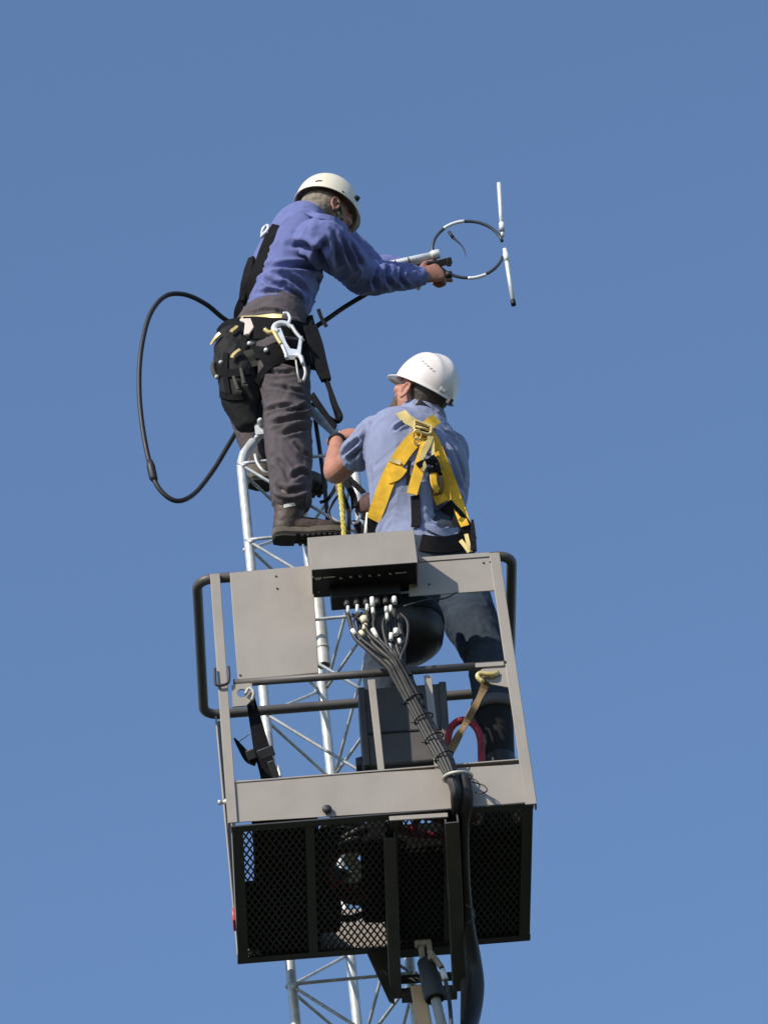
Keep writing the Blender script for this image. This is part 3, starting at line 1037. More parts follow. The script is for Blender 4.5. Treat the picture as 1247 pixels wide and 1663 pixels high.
def head(mb, c, f, u, jaw=1.0):
    """skull, jaw, nose, brow, lips and ears about the head centre c"""
    f, u = V(f).normalized(), V(u)
    u = (u - f * u.dot(f)).normalized()
    l = u.cross(f)
    ell(mb, c + u * 0.022 - f * 0.008, (f, l, u), (0.098, 0.076, 0.090))
    ell(mb, c + u * -0.030 + f * 0.022, (f, l, u), (0.070, 0.064, 0.075))
    ell(mb, c + u * -0.078 + f * 0.050, (f, l, u), (0.038, 0.042, 0.030))
    ell(mb, c + u * -0.060 + f * 0.030, (f, l, u), (0.050, 0.054, 0.036))
    ell(mb, c + u * 0.022 + f * 0.078, (f, l, u), (0.016, 0.052, 0.012))
    mb.loft([(c + u * 0.012 + f * 0.086, 0.008, 0.010, l), (c - u * 0.012 + f * 0.100, 0.010, 0.012, l), (c - u * 0.026 + f * 0.104, 0.015, 0.011, l)], 4, 12)
    for sg in (-1, 1):
        ell(mb, c - u * 0.030 + f * 0.096 + l * (sg * 0.012), (f, l, u), (0.009, 0.009, 0.008))
        ell(mb, c - u * 0.014 + f * 0.066 + l * (sg * 0.042), (f, l, u), (0.024, 0.020, 0.020))
        e = c - u * 0.012 - f * 0.006 + l * (sg * 0.078)
        ax_f = (f * 0.9 - u * 0.25).normalized()
        out = (l * sg * 0.86 - f * 0.5).normalized()
        ring = []
        for a in np.linspace(0, 2 * math.pi, 14, endpoint=False):
            ring.append(e + ax_f * (0.016 * math.cos(a)) + u * (0.028 * math.sin(a)) + out * 0.012)
        mb.tube(ring, 0.0052, 8, closed=True)
        ell(mb, e + out * 0.004, (ax_f, u, out), (0.015, 0.026, 0.006))
        ell(mb, e - u * 0.028 + out * 0.010, (f, l, u), (0.008, 0.006, 0.009))
    ell(mb, c - u * 0.053 + f * 0.090, (f, l, u), (0.010, 0.024, 0.006))
    ell(mb, c - u * 0.063 + f * 0.087, (f, l, u), (0.010, 0.022, 0.007))
    return f, l, u

def helmet(parent, c, f, u, material, visor, name='helmet', a=0.146, b=0.118, h=0.150, ridges=True, lip=0.006, label=None, visw=0.9):
    f, u = V(f).normalized(), V(u)
    u = (u - f * u.dot(f)).normalized()
    l = u.cross(f)
    m = MB()
    NA, NR = 96, 30
    vs = []
    for i in range(NR + 1):
        t = i / NR                                     # 0 crown .. 1 rim
        for j in range(NA):
            g = 2 * math.pi * j / NA
            ph = t * math.pi / 2
            rr = math.sin(ph) ** 0.92
            hh = math.cos(ph) ** 0.90 * h
            x, y = a * rr * math.cos(g), b * rr * math.sin(g)
            if ridges:
                k1 = math.exp(-(y / 0.020) ** 2) * 0.007 * min(1, 2.2 * (1 - t))
                k2 = sum(math.exp(-((y - s_ * 0.052) / 0.010) ** 2) for s_ in (-1, 1)) * 0.004 * min(1, 2.0 * (1 - t))
                hh += k1 + k2
            vs.append((x, y, hh))
    base = len(vs) - NA
    # lip and visor: three more rings going outwards
    for e, dz in ((0.35, -0.0015), (1.0, -0.004), (1.02, -0.007)):
        for j in range(NA):
            g = 2 * math.pi * j / NA
            ga = abs((g + math.pi) % (2 * math.pi) - math.pi)
            vz = max(0.0, math.cos(min(ga / visw, 1) * math.pi / 2)) ** 0.8
            ext = lip + visor * vz
            x, y = (a + ext * e) * math.cos(g), (b + (lip + visor * vz * 0.6) * e) * math.sin(g)
            vs.append((x, y, dz - 0.010 * vz * e * (1 if visor > 0.02 else 0.4)))
    P = [c + f * x + l * y + u * z for x, y, z in vs]
    n = len(P) // NA
    fs = [(i * NA + j, (i + 1) * NA + j, (i + 1) * NA + (j + 1) % NA, i * NA + (j + 1) % NA) for i in range(n - 1) for j in range(NA)]
    m.add(P, fs, True)
    o = m.build(name, material, parent, label=label)
    so_ = o.modifiers.new('shell', 'SOLIDIFY')
    so_.thickness = 0.003
    so_.offset = -1
    return o, f, l, u

def boot(parent, heel, d, up, shaft_top, mats, S=1.0):
    """work boot: upper with shaft, and a treaded sole"""
    d = V(d).normalized()
    up = (V(up) - d * V(up).dot(d)).normalized()
    s_ = d.cross(up)
    m = MB()
    b0 = heel + up * 0.03 * S
    m.loft([(b0 + d * 0.035 * S + up * 0.03 * S, 0.036 * S, 0.034 * S, s_), (b0 + d * 0.09 * S + up * 0.032 * S, 0.039 * S, 0.042 * S, s_), (b0 + d * 0.16 * S + up * 0.030 * S, 0.043 * S, 0.042 * S, s_),
            (b0 + d * 0.22 * S + up * 0.022 * S, 0.046 * S, 0.034 * S, s_), (b0 + d * 0.258 * S + up * 0.018 * S, 0.040 * S, 0.030 * S, s_)], 5, 20)
    a = b0 + d * 0.05 * S + up * 0.03 * S
    m.loft([(a, 0.042 * S, 0.054 * S, s_), (a.lerp(shaft_top, 0.5), 0.048 * S, 0.058 * S, s_), (shaft_top, 0.056 * S, 0.062 * S, s_)], 5, 20)
    o = skin_obj('boot', m, mats[0], parent, 0.006, 3, dict(axes=[[a, shaft_top], [b0, b0 + d * 0.28]], amp=0.0025, along=30, around=1.2, seed=5.0))
    ms, mw = MB(), MB()
    out = [(-0.012, 0.0), (-0.004, 0.030), (0.03, 0.038), (0.08, 0.036), (0.13, 0.037), (0.18, 0.047), (0.23, 0.050), (0.27, 0.044), (0.30, 0.026), (0.308, 0.0)]
    poly = [(x, y) for x, y in out] + [(x, -y) for x, y in out[-2:0:-1]]
    mw.prism([heel + d * (x * S) + s_ * (y * S) + up * 0.014 * S for x, y in poly], 0.030 * S, up)
    ms.prism([heel + d * (x * S * 0.99) + s_ * (y * S * 0.96) + up * 0.008 * S for x, y in poly], 0.0055 * S, up)
    hp = [(x, y) for x, y in poly if x < 0.085]
    ms.prism([heel + d * (x * S) + s_ * (y * S * 0.97) - up * 0.004 * S for x, y in sorted(hp, key=lambda q: math.atan2(q[1], q[0] - 0.035))], 0.0117 * S, up)
    for x in np.arange(0.105, 0.30, 0.022):
        wv = np.interp(x, [0.08, 0.13, 0.18, 0.23, 0.27, 0.30], [0.036, 0.037, 0.046, 0.049, 0.044, 0.028])
        for sg in (-1, 1):
            ms.box(heel + d * x * S + s_ * (sg * wv * 0.55 * S) + up * 0.003 * S, (0.014 * S, wv * 0.85 * S, 0.0095 * S), (d, s_, up))
    mw.build('welt', mats[2], o, 0.005)
    ms.build('sole', mats[1], o, 0.002)
    return o

# ------------------------------------------------------------------ man on the tower
Y1 = 1.02
man1 = thing('person', 'person in long sleeved blue shirt and cream helmet reaching out from the tower', 'person', at(470, 876, 0.92))
fd1 = V((math.cos(math.radians(26)), math.sin(math.radians(26)), 0))       # facing
lat1 = V((fd1.y, -fd1.x, 0))                                              # his right, towards the camera
pel, wai, che, upc, nek = at(437, 548, Y1), at(449, 490, Y1), at(468, 425, Y1), at(489, 378, Y1), at(508, 346, Y1 + 0.01)
shR, shL = at(524, 388, Y1 - 0.16), at(517, 372, Y1 + 0.17)
elR, wrR = at(590, 449, 1.14), at(679, 449, 1.27)
elL, wrL = at(604, 438, 1.44), at(672, 442, 1.44)
# camera-space frame for the head
u1 = (RGT * 0.26 + UPV * 0.966) * 0.72 + FWD * 0.69
e1 = RGT * 0.966 - UPV * 0.26
e2 = (RGT * 0.26 + UPV * 0.966) * -0.69 + FWD * 0.72
f1 = e1 * math.cos(math.radians(22)) + e2 * math.sin(math.radians(22))
hc1 = at(530, 350, 1.035)
# body
b = MB()
head(b, hc1, f1, u1)
b.loft([(nek - V((0, 0, 0.05)), 0.062, 0.062, lat1), (nek.lerp(hc1, 0.5), 0.056, 0.058, lat1), (hc1 - V(u1) * 0.02, 0.055, 0.058, lat1)], 4, 18)
b.loft([(pel, 0.13, 0.10, lat1), (wai, 0.12, 0.09, lat1), (che, 0.14, 0.10, lat1), (upc, 0.13, 0.085, lat1), (nek - V((0, 0, 0.03)), 0.07, 0.06, lat1)], 6, 24)
hdir = (at(722, 438, 1.31) - wrR).normalized()
for s_, e, w_, hd, hn, ts, cu in ((shR, elR, wrR, hdir, (UPV * 0.5 - FWD * 0.8), -1, (48, 72, 50)), (shL, elL, wrL, (at(722, 424, 1.38) - wrL), (UPV * 0.8 + FWD * 0.5), -1, (60, 70, 45))):
    b.loft([(s_, 0.045, 0.045, UPV), (s_.lerp(e, 0.5), 0.040, 0.040, UPV), (e, 0.034, 0.034, UPV), (e.lerp(w_, 0.35), 0.035, 0.033, UPV), (w_, 0.026, 0.022, UPV)], 5, 16)
    hand(b, w_ + (w_ - e).normalized() * 0.012, hd, hn, ts, cu, scale=1.02)
hipR, knR, anR = at(459, 556, Y1 - 0.085), at(467, 692, 0.93), at(474, 822, 0.915)
hipL, knL, anL = at(405, 556, Y1 + 0.09), at(404, 668, 1.16), at(424, 752, 1.15)
for h_, k_, a_ in ((hipR, knR, anR), (hipL, knL, anL)):
    b.loft([(h_, 0.07, 0.07, fd1), (h_.lerp(k_, 0.5), 0.06, 0.06, fd1), (k_, 0.046, 0.046, fd1), (k_.lerp(a_, 0.4), 0.044, 0.044, fd1), (a_, 0.032, 0.034, fd1)], 5, 16)
body1 = skin_obj('body', b, M['skin_tan'], man1, 0.0040, 1)
# eyes
m = MB()
l1 = V(u1).cross(f1)
for sg in (-1, 1):
    m.ball(hc1 + V(f1) * 0.078 + l1 * (sg * 0.031) + V(u1) * 0.002, 0.012)
m.build('eyes', M['eye'], man1)
# hair: short grey, back and sides
m = MB()
fu = (V(u1) - V(f1) * V(u1).dot(f1)).normalized()
ell(m, hc1 + fu * 0.016 - V(f1) * 0.022, (V(f1), l1, fu), (0.088, 0.081, 0.078))
ell(m, hc1 - fu * 0.035 - V(f1) * 0.045, (V(f1), l1, fu), (0.055, 0.064, 0.050))
for sg in (-1, 1):
    ell(m, hc1 + fu * 0.0 + V(f1) * 0.022 + l1 * sg * 0.062, (V(f1), l1, fu), (0.016, 0.012, 0.034))
skin_obj('hair', m, M['hair_grey'], man1, 0.005, 1, dict(axes=[[hc1, hc1 + fu * 0.1]], amp=0.002, along=90, around=3, seed=2.0))
# shirt
s1 = MB()
hem = at(445, 504, Y1)
s1.loft([(hem, 0.150, 0.116, lat1), (wai, 0.163, 0.126, lat1), (at(456, 462, Y1), 0.168, 0.124, lat1), (che, 0.182, 0.126, lat1), (at(481, 396, Y1), 0.185, 0.118, lat1), (upc + V((0, 0, 0.012)), 0.155, 0.10, lat1), (nek - V((0, 0, 0.018)), 0.075, 0.070, lat1)], 6, 32)
for s_, e, w_ in ((shR, elR, wrR), (shL, elL, wrL)):
    s1.loft([(s_.lerp(che, 0.28), 0.080, 0.085, UPV), (s_, 0.082, 0.082, UPV), (s_.lerp(e, 0.35), 0.076, 0.078, UPV), (s_.lerp(e, 0.75), 0.066, 0.066, UPV), (e, 0.060, 0.058, UPV), (e.lerp(w_, 0.4), 0.056, 0.052, UPV), (e.lerp(w_, 0.8), 0.045, 0.044, UPV), (w_ - (w_ - e).normalized() * 0.006, 0.038, 0.034, UPV)], 6, 24)
s1.loft([(nek - V((0, 0, 0.03)), 0.074, 0.072, lat1), (nek.lerp(hc1, 0.22), 0.066, 0.066, lat1)], 4, 24)
cr = [([(470, 398), (505, 402), (530, 428)], 0.016, 0.016), ([(533, 392), (520, 410), (534, 440)], 0.018, 0.016), ([(436, 432), (480, 432), (520, 434)], 0.014, 0.012), ([(448, 443), (478, 456), (500, 476)], 0.013, 0.011),
      ([(428, 450), (445, 462), (462, 468)], 0.012, 0.010), ([(418, 476), (450, 474), (476, 484)], 0.010, 0.008), ([(455, 468), (478, 478), (492, 494)], 0.010, 0.008),
      ([(552, 382), (560, 405), (575, 435)], 0.012, 0.009), ([(568, 392), (580, 420), (590, 432)], 0.012, 0.010), ([(612, 430), (604, 450), (612, 470)], 0.014, 0.012), ([(632, 432), (626, 450), (640, 468)], 0.012, 0.010),
      ([(655, 434), (650, 452), (664, 468)], 0.010, 0.008), ([(540, 372), (545, 395), (548, 430)], 0.012, 0.008), ([(510, 445), (525, 470), (522, 500)], 0.014, 0.010)]
shirt1 = skin_obj('shirt', s1, M['shirt1'], man1, 0.0058, 4, dict(axes=[[pel, wai, che, upc, nek], [shR, elR, wrR], [shL, elL, wrL]], amp=0.0068, along=14, around=1.3, seed=1.7, creases=cr, tight=[(elR, 0.10, 1.2), (wrR, 0.08, 0.8), (wai, 0.10, 0.6)]))
# trousers
t1 = MB()
t1.loft([(at(447, 500, Y1), 0.132, 0.098, lat1), (at(444, 520, Y1), 0.156, 0.120, lat1), (pel, 0.170, 0.130, lat1), (at(434, 572, Y1), 0.160, 0.120, lat1)], 6, 32)
t1.loft([(hipR + V((0, 0, 0.02)), 0.098, 0.090, fd1), (hipR.lerp(knR, 0.4), 0.093, 0.088, fd1), (hipR.lerp(knR, 0.8), 0.083, 0.080, fd1), (knR, 0.080, 0.075, fd1), (knR.lerp(anR, 0.35), 0.080, 0.072, fd1), (knR.lerp(anR, 0.7), 0.073, 0.066, fd1), (knR.lerp(anR, 0.90), 0.068, 0.063, fd1)], 6, 28)
t1.loft([(hipL + V((0, 0, 0.02)), 0.090, 0.090, fd1), (hipL.lerp(knL, 0.4), 0.084, 0.085, fd1), (hipL.lerp(knL, 0.8), 0.074, 0.078, fd1), (knL, 0.068, 0.072, fd1), (knL.lerp(anL, 0.5), 0.062, 0.064, fd1), (anL, 0.055, 0.058, fd1)], 6, 28)
crt = [([(440, 690), (470, 684), (505, 676)], 0.012, 0.011), ([(455, 706), (480, 700), (503, 694)], 0.012, 0.010), ([(432, 668), (455, 662), (475, 660)], 0.010, 0.008), ([(434, 625), (465, 632), (500, 640)], 0.010, 0.006), ([(480, 722), (494, 738), (504, 742)], 0.010, 0.008), ([(444, 742), (462, 760), (470, 784)], 0.012, 0.007), ([(440, 575), (470, 590), (500, 600)], 0.012, 0.007), ([(500, 655), (484, 668), (470, 668)], 0.010, 0.010),
       ([(446, 790), (470, 800), (503, 790)], 0.012, 0.010), ([(470, 780), (490, 766), (502, 778)], 0.012, 0.009), ([(425, 600), (450, 606), (480, 604)], 0.010, 0.006), ([(398, 510), (440, 504), (480, 516)], 0.009, 0.006)]
trous1 = skin_obj('trousers', t1, M['trouser1'], man1, 0.0058, 4, dict(axes=[[pel, wai], [hipR, knR, anR], [hipL, knL, anL]], amp=0.0058, along=15, around=1.2, seed=4.1, creases=crt, tight=[(knR, 0.12, 1.0), (anR, 0.09, 1.2), (knL, 0.1, 1.0)]))
# boots
bd1 = V((0.97, 0.22, 0.0)).normalized()
boot(man1, at(447, 877, 0.925), bd1, V((0, 0, 1)), anR + V((0.0, 0, 0.035)), (M['leather'], M['sole'], M['suede']), 0.90)
m = MB()
bq = [o for o in COL.objects if o.name.startswith('boot')][-1]
bv = world_bvh(bq)
strap(m, bv, [(461, 823), (472, 820), (485, 818)], 0.012, 0.002, 0.003)
m.build('boot_tab', M['white'], man1)
boot(man1, at(408, 786, 1.13), V((0.93, 0.36, 0)).normalized(), V((0, 0, 1)), anL + V((0, 0, 0.01)), (M['suede'], M['sole'], M['suede']), 0.95)
# belt
bvT = world_bvh(trous1)
bvS = world_bvh(shirt1)
# helmet with straps
hm1, hf, hl, hu = helmet(man1, hc1 + V(u1) * 0.034 - V(f1) * 0.008, f1, u1, M['helmet_cream'], 0.012, a=0.124, b=0.108, h=0.146, ridges=False, lip=0.004, label='cream climbing helmet with dark vents')
bvH = world_bvh(hm1)
m = MB()
for x, y, r1, r2 in ((519, 293, 0.011, 0.0045), (514, 294, 0.006, 0.004), (557, 311, 0.0055, 0.0045)):
    p, n_ = cast(bvH, x, y, 0.0006)
    X = (e1 - n_ * n_.dot(e1)).normalized()
    m.ball(p, (r1, r2, 0.0012), (X, n_.cross(X), n_), 12, 6)
m.build('vent', M['frame_dark'], hm1)
m = MB()
p, n_ = cast(bvH, 578, 322, 0.003)
m.box(p, (0.02, 0.02, 0.014), (hf, hl, hu))
m.build('lamp_clip', M['black'], hm1, 0.003)
m = MB()
bvB = world_bvh(body1)
strap(m, bvB, [(514, 322), (528, 338), (546, 352), (566, 368)], 0.014, 0.006, 0.003)
strap(m, bvB, [(548, 330), (552, 345), (548, 356)], 0.012, 0.006, 0.003)
m.build('chin_strap', M['olive'], hm1)
m = MB()
m.ball(hc1 - fu * 0.098 + V(f1) * 0.062, (0.014, 0.012, 0.014))
m.build('strap_buckle', M['black'], hm1)
# shirt collar
m = MB()
strap(m, bvS, [(497, 345), (512, 352), (530, 354), (552, 362), (568, 378)], 0.022, 0.006, 0.005)
m.build('collar', M['shirt1'], shirt1)
# harness
har1 = thing('harness', 'x', 'x', man1['_org'])
har1.parent = man1
har1.location = (0, 0, 0)
del har1['label']
del har1['category']
m = MB()
strap(m, bvS, [(450, 366), (441, 384), (432, 408), (422, 436), (408, 470), (394, 500), (380, 525)], [0.03, 0.042, 0.046, 0.046, 0.05, 0.055, 0.07], 0.006, 0.005)
m.build('back_strap', M['web_black'], har1)
m = MB()
strap(m, bvS, [(414, 420), (409, 440), (404, 462), (398, 490)], [0.026, 0.038, 0.040, 0.026], 0.013, 0.016)
m.build('back_pack', M['web_black'], har1, 0.010)
m = MB()
dcen, dn = cast(bvS, 437, 378, 0.02)
X = (RGT - dn * RGT.dot(dn)).normalized()
Yd = dn.cross(X)
m.tube([dcen + X * (0.018 * math.cos(a)) + Yd * (0.026 * math.sin(a)) for a in np.linspace(0, 2 * math.pi, 20, endpoint=False)], 0.006, 8, closed=True)
m.box(dcen - Yd * 0.026 - X * 0.004, (0.034, 0.02, 0.012), (X, Yd, dn))
m.build('back_ring', M['steel'], har1, 0.002)
m = MB()
strap(m, bvT, [(352, 550), (372, 540), (400, 534), (440, 535), (480, 541), (512, 553)], [0.07, 0.09, 0.085, 0.080, 0.085, 0.09], 0.010, 0.01)
m.build('waist_belt', M['web_black'], har1)
m = MB()
strap(m, bvT, [(352, 590), (376, 580), (400, 572), (430, 574), (460, 580), (490, 586), (508, 570)], [0.05, 0.05, 0.045, 0.045, 0.05, 0.06, 0.06], 0.010, 0.008)
strap(m, bvT, [(428, 588), (446, 574), (472, 568), (498, 574)], 0.072, 0.008, 0.008)
strap(m, bvT, [(423, 622), (430, 606), (444, 592), (468, 580)], 0.026, 0.012, 0.006)
m.build('leg_strap', M['web_black'], har1)
m = MB()
strap(m, bvT, [(505, 520), (507, 545), (508, 575), (506, 600)], 0.05, 0.014, 0.02)
m.build('side_pad', M['web_black'], har1, 0.004)
m = MB()
strap(m, bvT, [(398, 519), (420, 519), (445, 518), (458, 520)], 0.016, 0.017, 0.004)
m.build('yellow_webbing', M['gold'], har1)
m = MB()
for x, y in ((410, 559), (437, 570), (503, 553), (514, 536)):
    p, n_ = cast(bvT, x, y, 0.02)
    m.ball(p, 0.009)
m.build('rivet', M['steel'], har1)

def hang(px, py, bvh, off):
    return cast(bvh, px, py, off)
# pale tag on the belt
p, n_ = cast(bvT, 411, 535, 0.026)
VUP0 = UPV + FWD * (-UPV.y / FWD.y)
m = MB().prism([p + RGT * x * 0.00208 + VUP0 * y * 0.00208 for x, y in ((-15, 15), (13, 16), (12, 2), (2, -13), (-8, -14), (-6, 8), (-15, 11))], 0.010, V((0, 1, 0)))
tag(m.build('leather_holster', M['pink'], None, 0.003), 'small pale pinkish holster on the belt beside the big snap hook', 'holster')
# large snap hook
hp, hn_ = cast(bvT, 466, 560, 0.045)
VUP = UPV + FWD * (-UPV.y / FWD.y)                        # in the upright plane through the picture's horizontal
VN = RGT.cross(VUP).normalized()
def hk(x, y, o=0.0):
    return hp + RGT * ((x - 466) / 480) - VUP * ((y - 560) / 480) + VN * o
hook = thing('snap_hook', 'large silver and yellow steel snap hook hanging at the belt beside a pale holster', 'snap hook', hk(470, 600))
m = MB()
m.prism([hk(x, y, 0.006) for x, y in ((444, 549), (452, 546), (462, 572), (469, 583), (481, 585), (485, 562), (490, 561), (487, 594), (463, 600))], 0.013, V((0, 1, 0)))
m.tube([hk(447, 552), hk(441, 548), hk(443, 541), hk(452, 536.5), (hk(463, 538)), hk(470, 543)], [0.012, 0.012, 0.012, 0.011, 0.010, 0.008], 12, 5)
m.build('hook_body', M['steel'], hook, 0.003)
m = MB()
m.tube([hk(471, 542, 0.004), hk(480, 556, 0.004), hk(492, 569, 0.004)], [0.007, 0.007, 0.006], 10, 3)
m.build('gate', M['galv'], hook)
m = MB()
m.tube([hk(424, 547), hk(432, 553), hk(440, 552)], [0.008, 0.009, 0.011], 10, 4)
m.tube([hk(440, 552, 0.006), hk(448, 567, 0.006), hk(454, 576, 0.006)], 0.008, 10, 4)
m.build('grip', M['gold'], hook)
m = MB()
m.tube([hk(455, 578, 0.008), hk(461, 592, 0.008), hk(463, 601, 0.008)], 0.006, 10, 3)
m.box(hk(470, 597), (0.034, 0.02, 0.016), (RGT, FWD, UPV))
m.tube([hk(480, 595, 0.01), hk(488, 600, 0.01), hk(491, 612, 0.01)], [0.008, 0.009, 0.006], 10, 3)
m.build('swivel', M['steel'], hook)
m = MB()
m.tube([hk(465, 538), hk(468, 528), hk(464, 519), hk(456, 519)], 0.006, 8, 5)
m.build('link', M['steel'], hook)
m = MB()
m.tube([hk(479, 602, 0.0), hk(482, 622, 0.0), hk(485, 638, 0.0)], 0.0035, 8)
m.box(hk(486, 639, 0.004), (0.012, 0.01, 0.012), (RGT, FWD, UPV))
m.tube([hk(491, 604, 0.0), hk(496, 624, 0.0), hk(492, 640, 0.0)], 0.006, 8, 4)
m.build('lanyard_end', M['galv_dull'], hook)
# tool pouch at his back left hip, lengthened to stand in for far-leg shade
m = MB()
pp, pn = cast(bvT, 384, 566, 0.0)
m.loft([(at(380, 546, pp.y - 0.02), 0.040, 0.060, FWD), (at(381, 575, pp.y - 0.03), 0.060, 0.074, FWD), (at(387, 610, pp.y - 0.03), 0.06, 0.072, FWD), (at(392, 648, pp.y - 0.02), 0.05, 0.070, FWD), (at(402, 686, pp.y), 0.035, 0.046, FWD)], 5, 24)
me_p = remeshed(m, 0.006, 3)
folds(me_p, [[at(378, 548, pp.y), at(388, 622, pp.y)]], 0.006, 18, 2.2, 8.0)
def plain(name, me, material, lab, cat):
    co = vco(me)
    org = np.array([co[:, 0].mean(), co[:, 1].mean(), co[:, 2].min()])
    me.vertices.foreach_set('co', (co - org).ravel())
    me.polygons.foreach_set('use_smooth', [True] * len(me.polygons))
    me.materials.clear()
    me.materials.append(material)
    me.update()
    o = bpy.data.objects.new(name, me)
    COL.objects.link(o)
    o['_org'] = tuple(org)
    o.location = org
    return tag(o, lab, cat)
pouch = plain('tool_pouch', me_p, M['pouch'], 'black leather tool pouch on the back hip, lengthened as shade over the far thigh', 'tool pouch')
bvP = world_bvh(pouch)
m = MB()
strap(m, bvP, [(401, 571), (409, 584), (414, 596)], 0.034, 0.006, 0.008)
m.build('pouch_flap', M['olive'], pouch)
for pth, wd in (([(350, 598), (366, 606), (386, 608), (404, 602)], 0.03), ([(360, 640), (378, 646), (400, 644)], 0.022), ([(368, 575), (366, 600), (372, 640)], 0.02)):
    m = MB()
    strap(m, bvP, pth, wd, 0.006, 0.006, soft=0.2)
    m.build('pouch_strap', M['web_black'], pouch)
for pth, wd in (([(374, 545), (380, 540), (386, 536)], 0.012), ([(349, 562), (355, 552), (361, 546)], 0.012), ([(377, 586), (383, 578), (390, 572)], 0.011)):
    m = MB()
    strap(m, bvP, pth, wd, 0.016, 0.005, soft=0.3)
    m.build('buckle', M['gold'], pouch)
for x, y in ((362, 590), (356, 612), (408, 560)):
    m = MB()
    p, n_ = cast(bvP, x, y, 0.010)
    m.ball(p, 0.009)
    m.build('rivet', M['galv_dull'], pouch)
for a, b_, lab in (((379, 611), (387, 634), 'longer grey tool handle poking out of the black tool pouch'), ((391, 598), (397, 624), 'shorter grey tool handle poking out of the black tool pouch')):
    m = MB()
    y_ = pp.y - 0.10
    m.tube([at(*a, y_), at(*b_, y_)], [0.006, 0.0085], 8)
    m.box(at(b_[0] + 0.5, b_[1] + 2, y_), (0.024, 0.012, 0.010), (RGT, FWD, UPV))
    tag(m.build('hand_tool', M['olive'], None, 0.002), lab, 'tool', 'tools in the pouch')
m = MB()
y_ = pp.y - 0.05
m.tube([at(347, 588, y_), at(346, 600, y_), at(352, 612, y_), at(360, 606, y_), at(361, 590, y_)], 0.009, 8, 5)
tag(m.build('shackle', M['olive']), 'small dull shackle clipped behind the black tool pouch', 'shackle')
# black lanyard falling from his front to the tower
yl = 0.86
m = MB()
lp = [(503, 530), (512, 560), (520, 590), (530, 618)]
m.ribbon([at(x, y, yl) for x, y in lp], [-FWD + RGT * 0.3] * len(lp), [0.05, 0.055, 0.05, 0.036], 0.02, 6)
o_ = thing('lanyard', 'black shock absorbing lanyard hanging in front of the man on the tower', 'lanyard', at(530, 700, yl))
m.build('absorber_pack', M['web_black'], o_, 0.003)
m = MB()
lp = [(528, 612), (536, 634), (545, 658), (553, 676), (549, 684), (536, 680), (520, 664), (506, 644)]
m.ribbon([at(x, y, yl - 0.01 * (i > 3)) for i, (x, y) in enumerate(lp)], [-FWD * 0.8 - UPV * 0.5] * len(lp), 0.017, 0.007, 6)
m.build('strap_loop', M['web_black'], o_)
m = MB()
lp = [(534, 622), (537, 645), (544, 668), (548, 682)]
m.ribbon([at(x, y, yl + 0.02) for x, y in lp], [-FWD + RGT * 0.6] * len(lp), 0.012, 0.005, 6)
lp = [(507, 640), (520, 660), (534, 680), (545, 694)]
m.ribbon([at(x, y, yl - 0.03) for x, y in lp], [-FWD * 0.9 - RGT * 0.3 - UPV * 0.4] * len(lp), 0.020, 0.006, 6)
m.build('strap_end', M['web_black'], o_)
m = MB()
lp = [(517, 502), (522, 516), (530, 530)]
m.ribbon([at(x, y, 0.95) for x, y in lp], [-FWD] * 3, 0.014, 0.005, 5)
m.build('chest_strap', M['web_black'], har1)

# ------------------------------------------------------------------ antenna in his hand
YA = 1.315
ant = thing('loop_antenna', 'silver antenna with a dark ring and two pale end rods held by a hand', 'antenna', at(712, 440, YA))
m = MB()
m.tube([at(575, 441, YA + 0.02), at(640, 428, YA + 0.02), at(708, 413, YA)], 0.0145, 16)
m.lathe(at(700, 414.5, YA), (at(712, 412, YA) - at(690, 417, YA)), [(0.016, 0), (0.018, 0.004), (0.018, 0.03), (0.014, 0.034)], 16)
m.build('support_tube', M['alu'], ant)
m = MB()
m.tube([at(600, 443, YA - 0.01), at(643, 436, YA - 0.01), at(690, 428, YA - 0.01), at(712, 426, YA)], 0.009, 10, 4)
for x, y in ((643, 430), (664, 425)):
    c = at(x, y, YA + 0.01)
    t = (at(708, 413, YA) - at(640, 428, YA)).normalized()
    X = t.orthogonal().normalized()
    m.tube([c + (X * math.cos(a) + t.cross(X) * math.sin(a)) * 0.017 for a in np.linspace(0, 2 * math.pi, 16, endpoint=False)], 0.0025, 6, closed=True)
m.build('feed_cable', M['rubber'], ant)
m = MB()
ring = []
for a in np.linspace(-7, -352, 60):
    a = math.radians(a)
    ring.append(at(760 + 58.5 * math.cos(a), 404.5 + 46.5 * math.sin(a) * 1.0 - 0, YA + 0.03 * math.cos(a)))
# photo: ring opens on the right between the two rods
ring = [at(760 + 58 * math.cos(math.radians(g_)), 405 - 46 * math.sin(math.radians(g_)), YA + 0.02) for g_ in np.linspace(17, 345, 64)]
m.tube(ring, 0.0062, 10)
m.build('ring', M['alu_dark'], ant)
m = MB()
m.tube([at(810, 297, YA), at(815, 372, YA)], 0.0078, 12)
m.tube([at(814.4, 362, YA), at(815.3, 374, YA)], 0.0105, 12)
m.tube([at(815.2, 374, YA + 0.005), at(816.5, 384, YA + 0.01)], 0.0065, 10)
m.build('rod', M['alu'], ant)
m = MB()
m.tube([at(819.5, 404, YA), at(833, 489, YA)], 0.0082, 12)
m.tube([at(820.6, 411, YA), at(823.2, 424, YA)], 0.0105, 12)
m.build('rod', M['alu'], ant)
m = MB().tube([at(832.6, 487.5, YA), at(834, 495, YA)], 0.0095, 12)
m.build('end_cap', M['black'], ant)
m = MB()
m.box(at(722, 425, YA + 0.01), (0.055, 0.05, 0.026), (RGT * 0.98 + UPV * 0.2, FWD, UPV * 0.98 - RGT * 0.2))
m.box(at(729, 425, YA - 0.01), (0.018, 0.03, 0.034), (RGT, FWD, UPV))
m.build('clamp', M['black'], ant, 0.003)
m = MB()
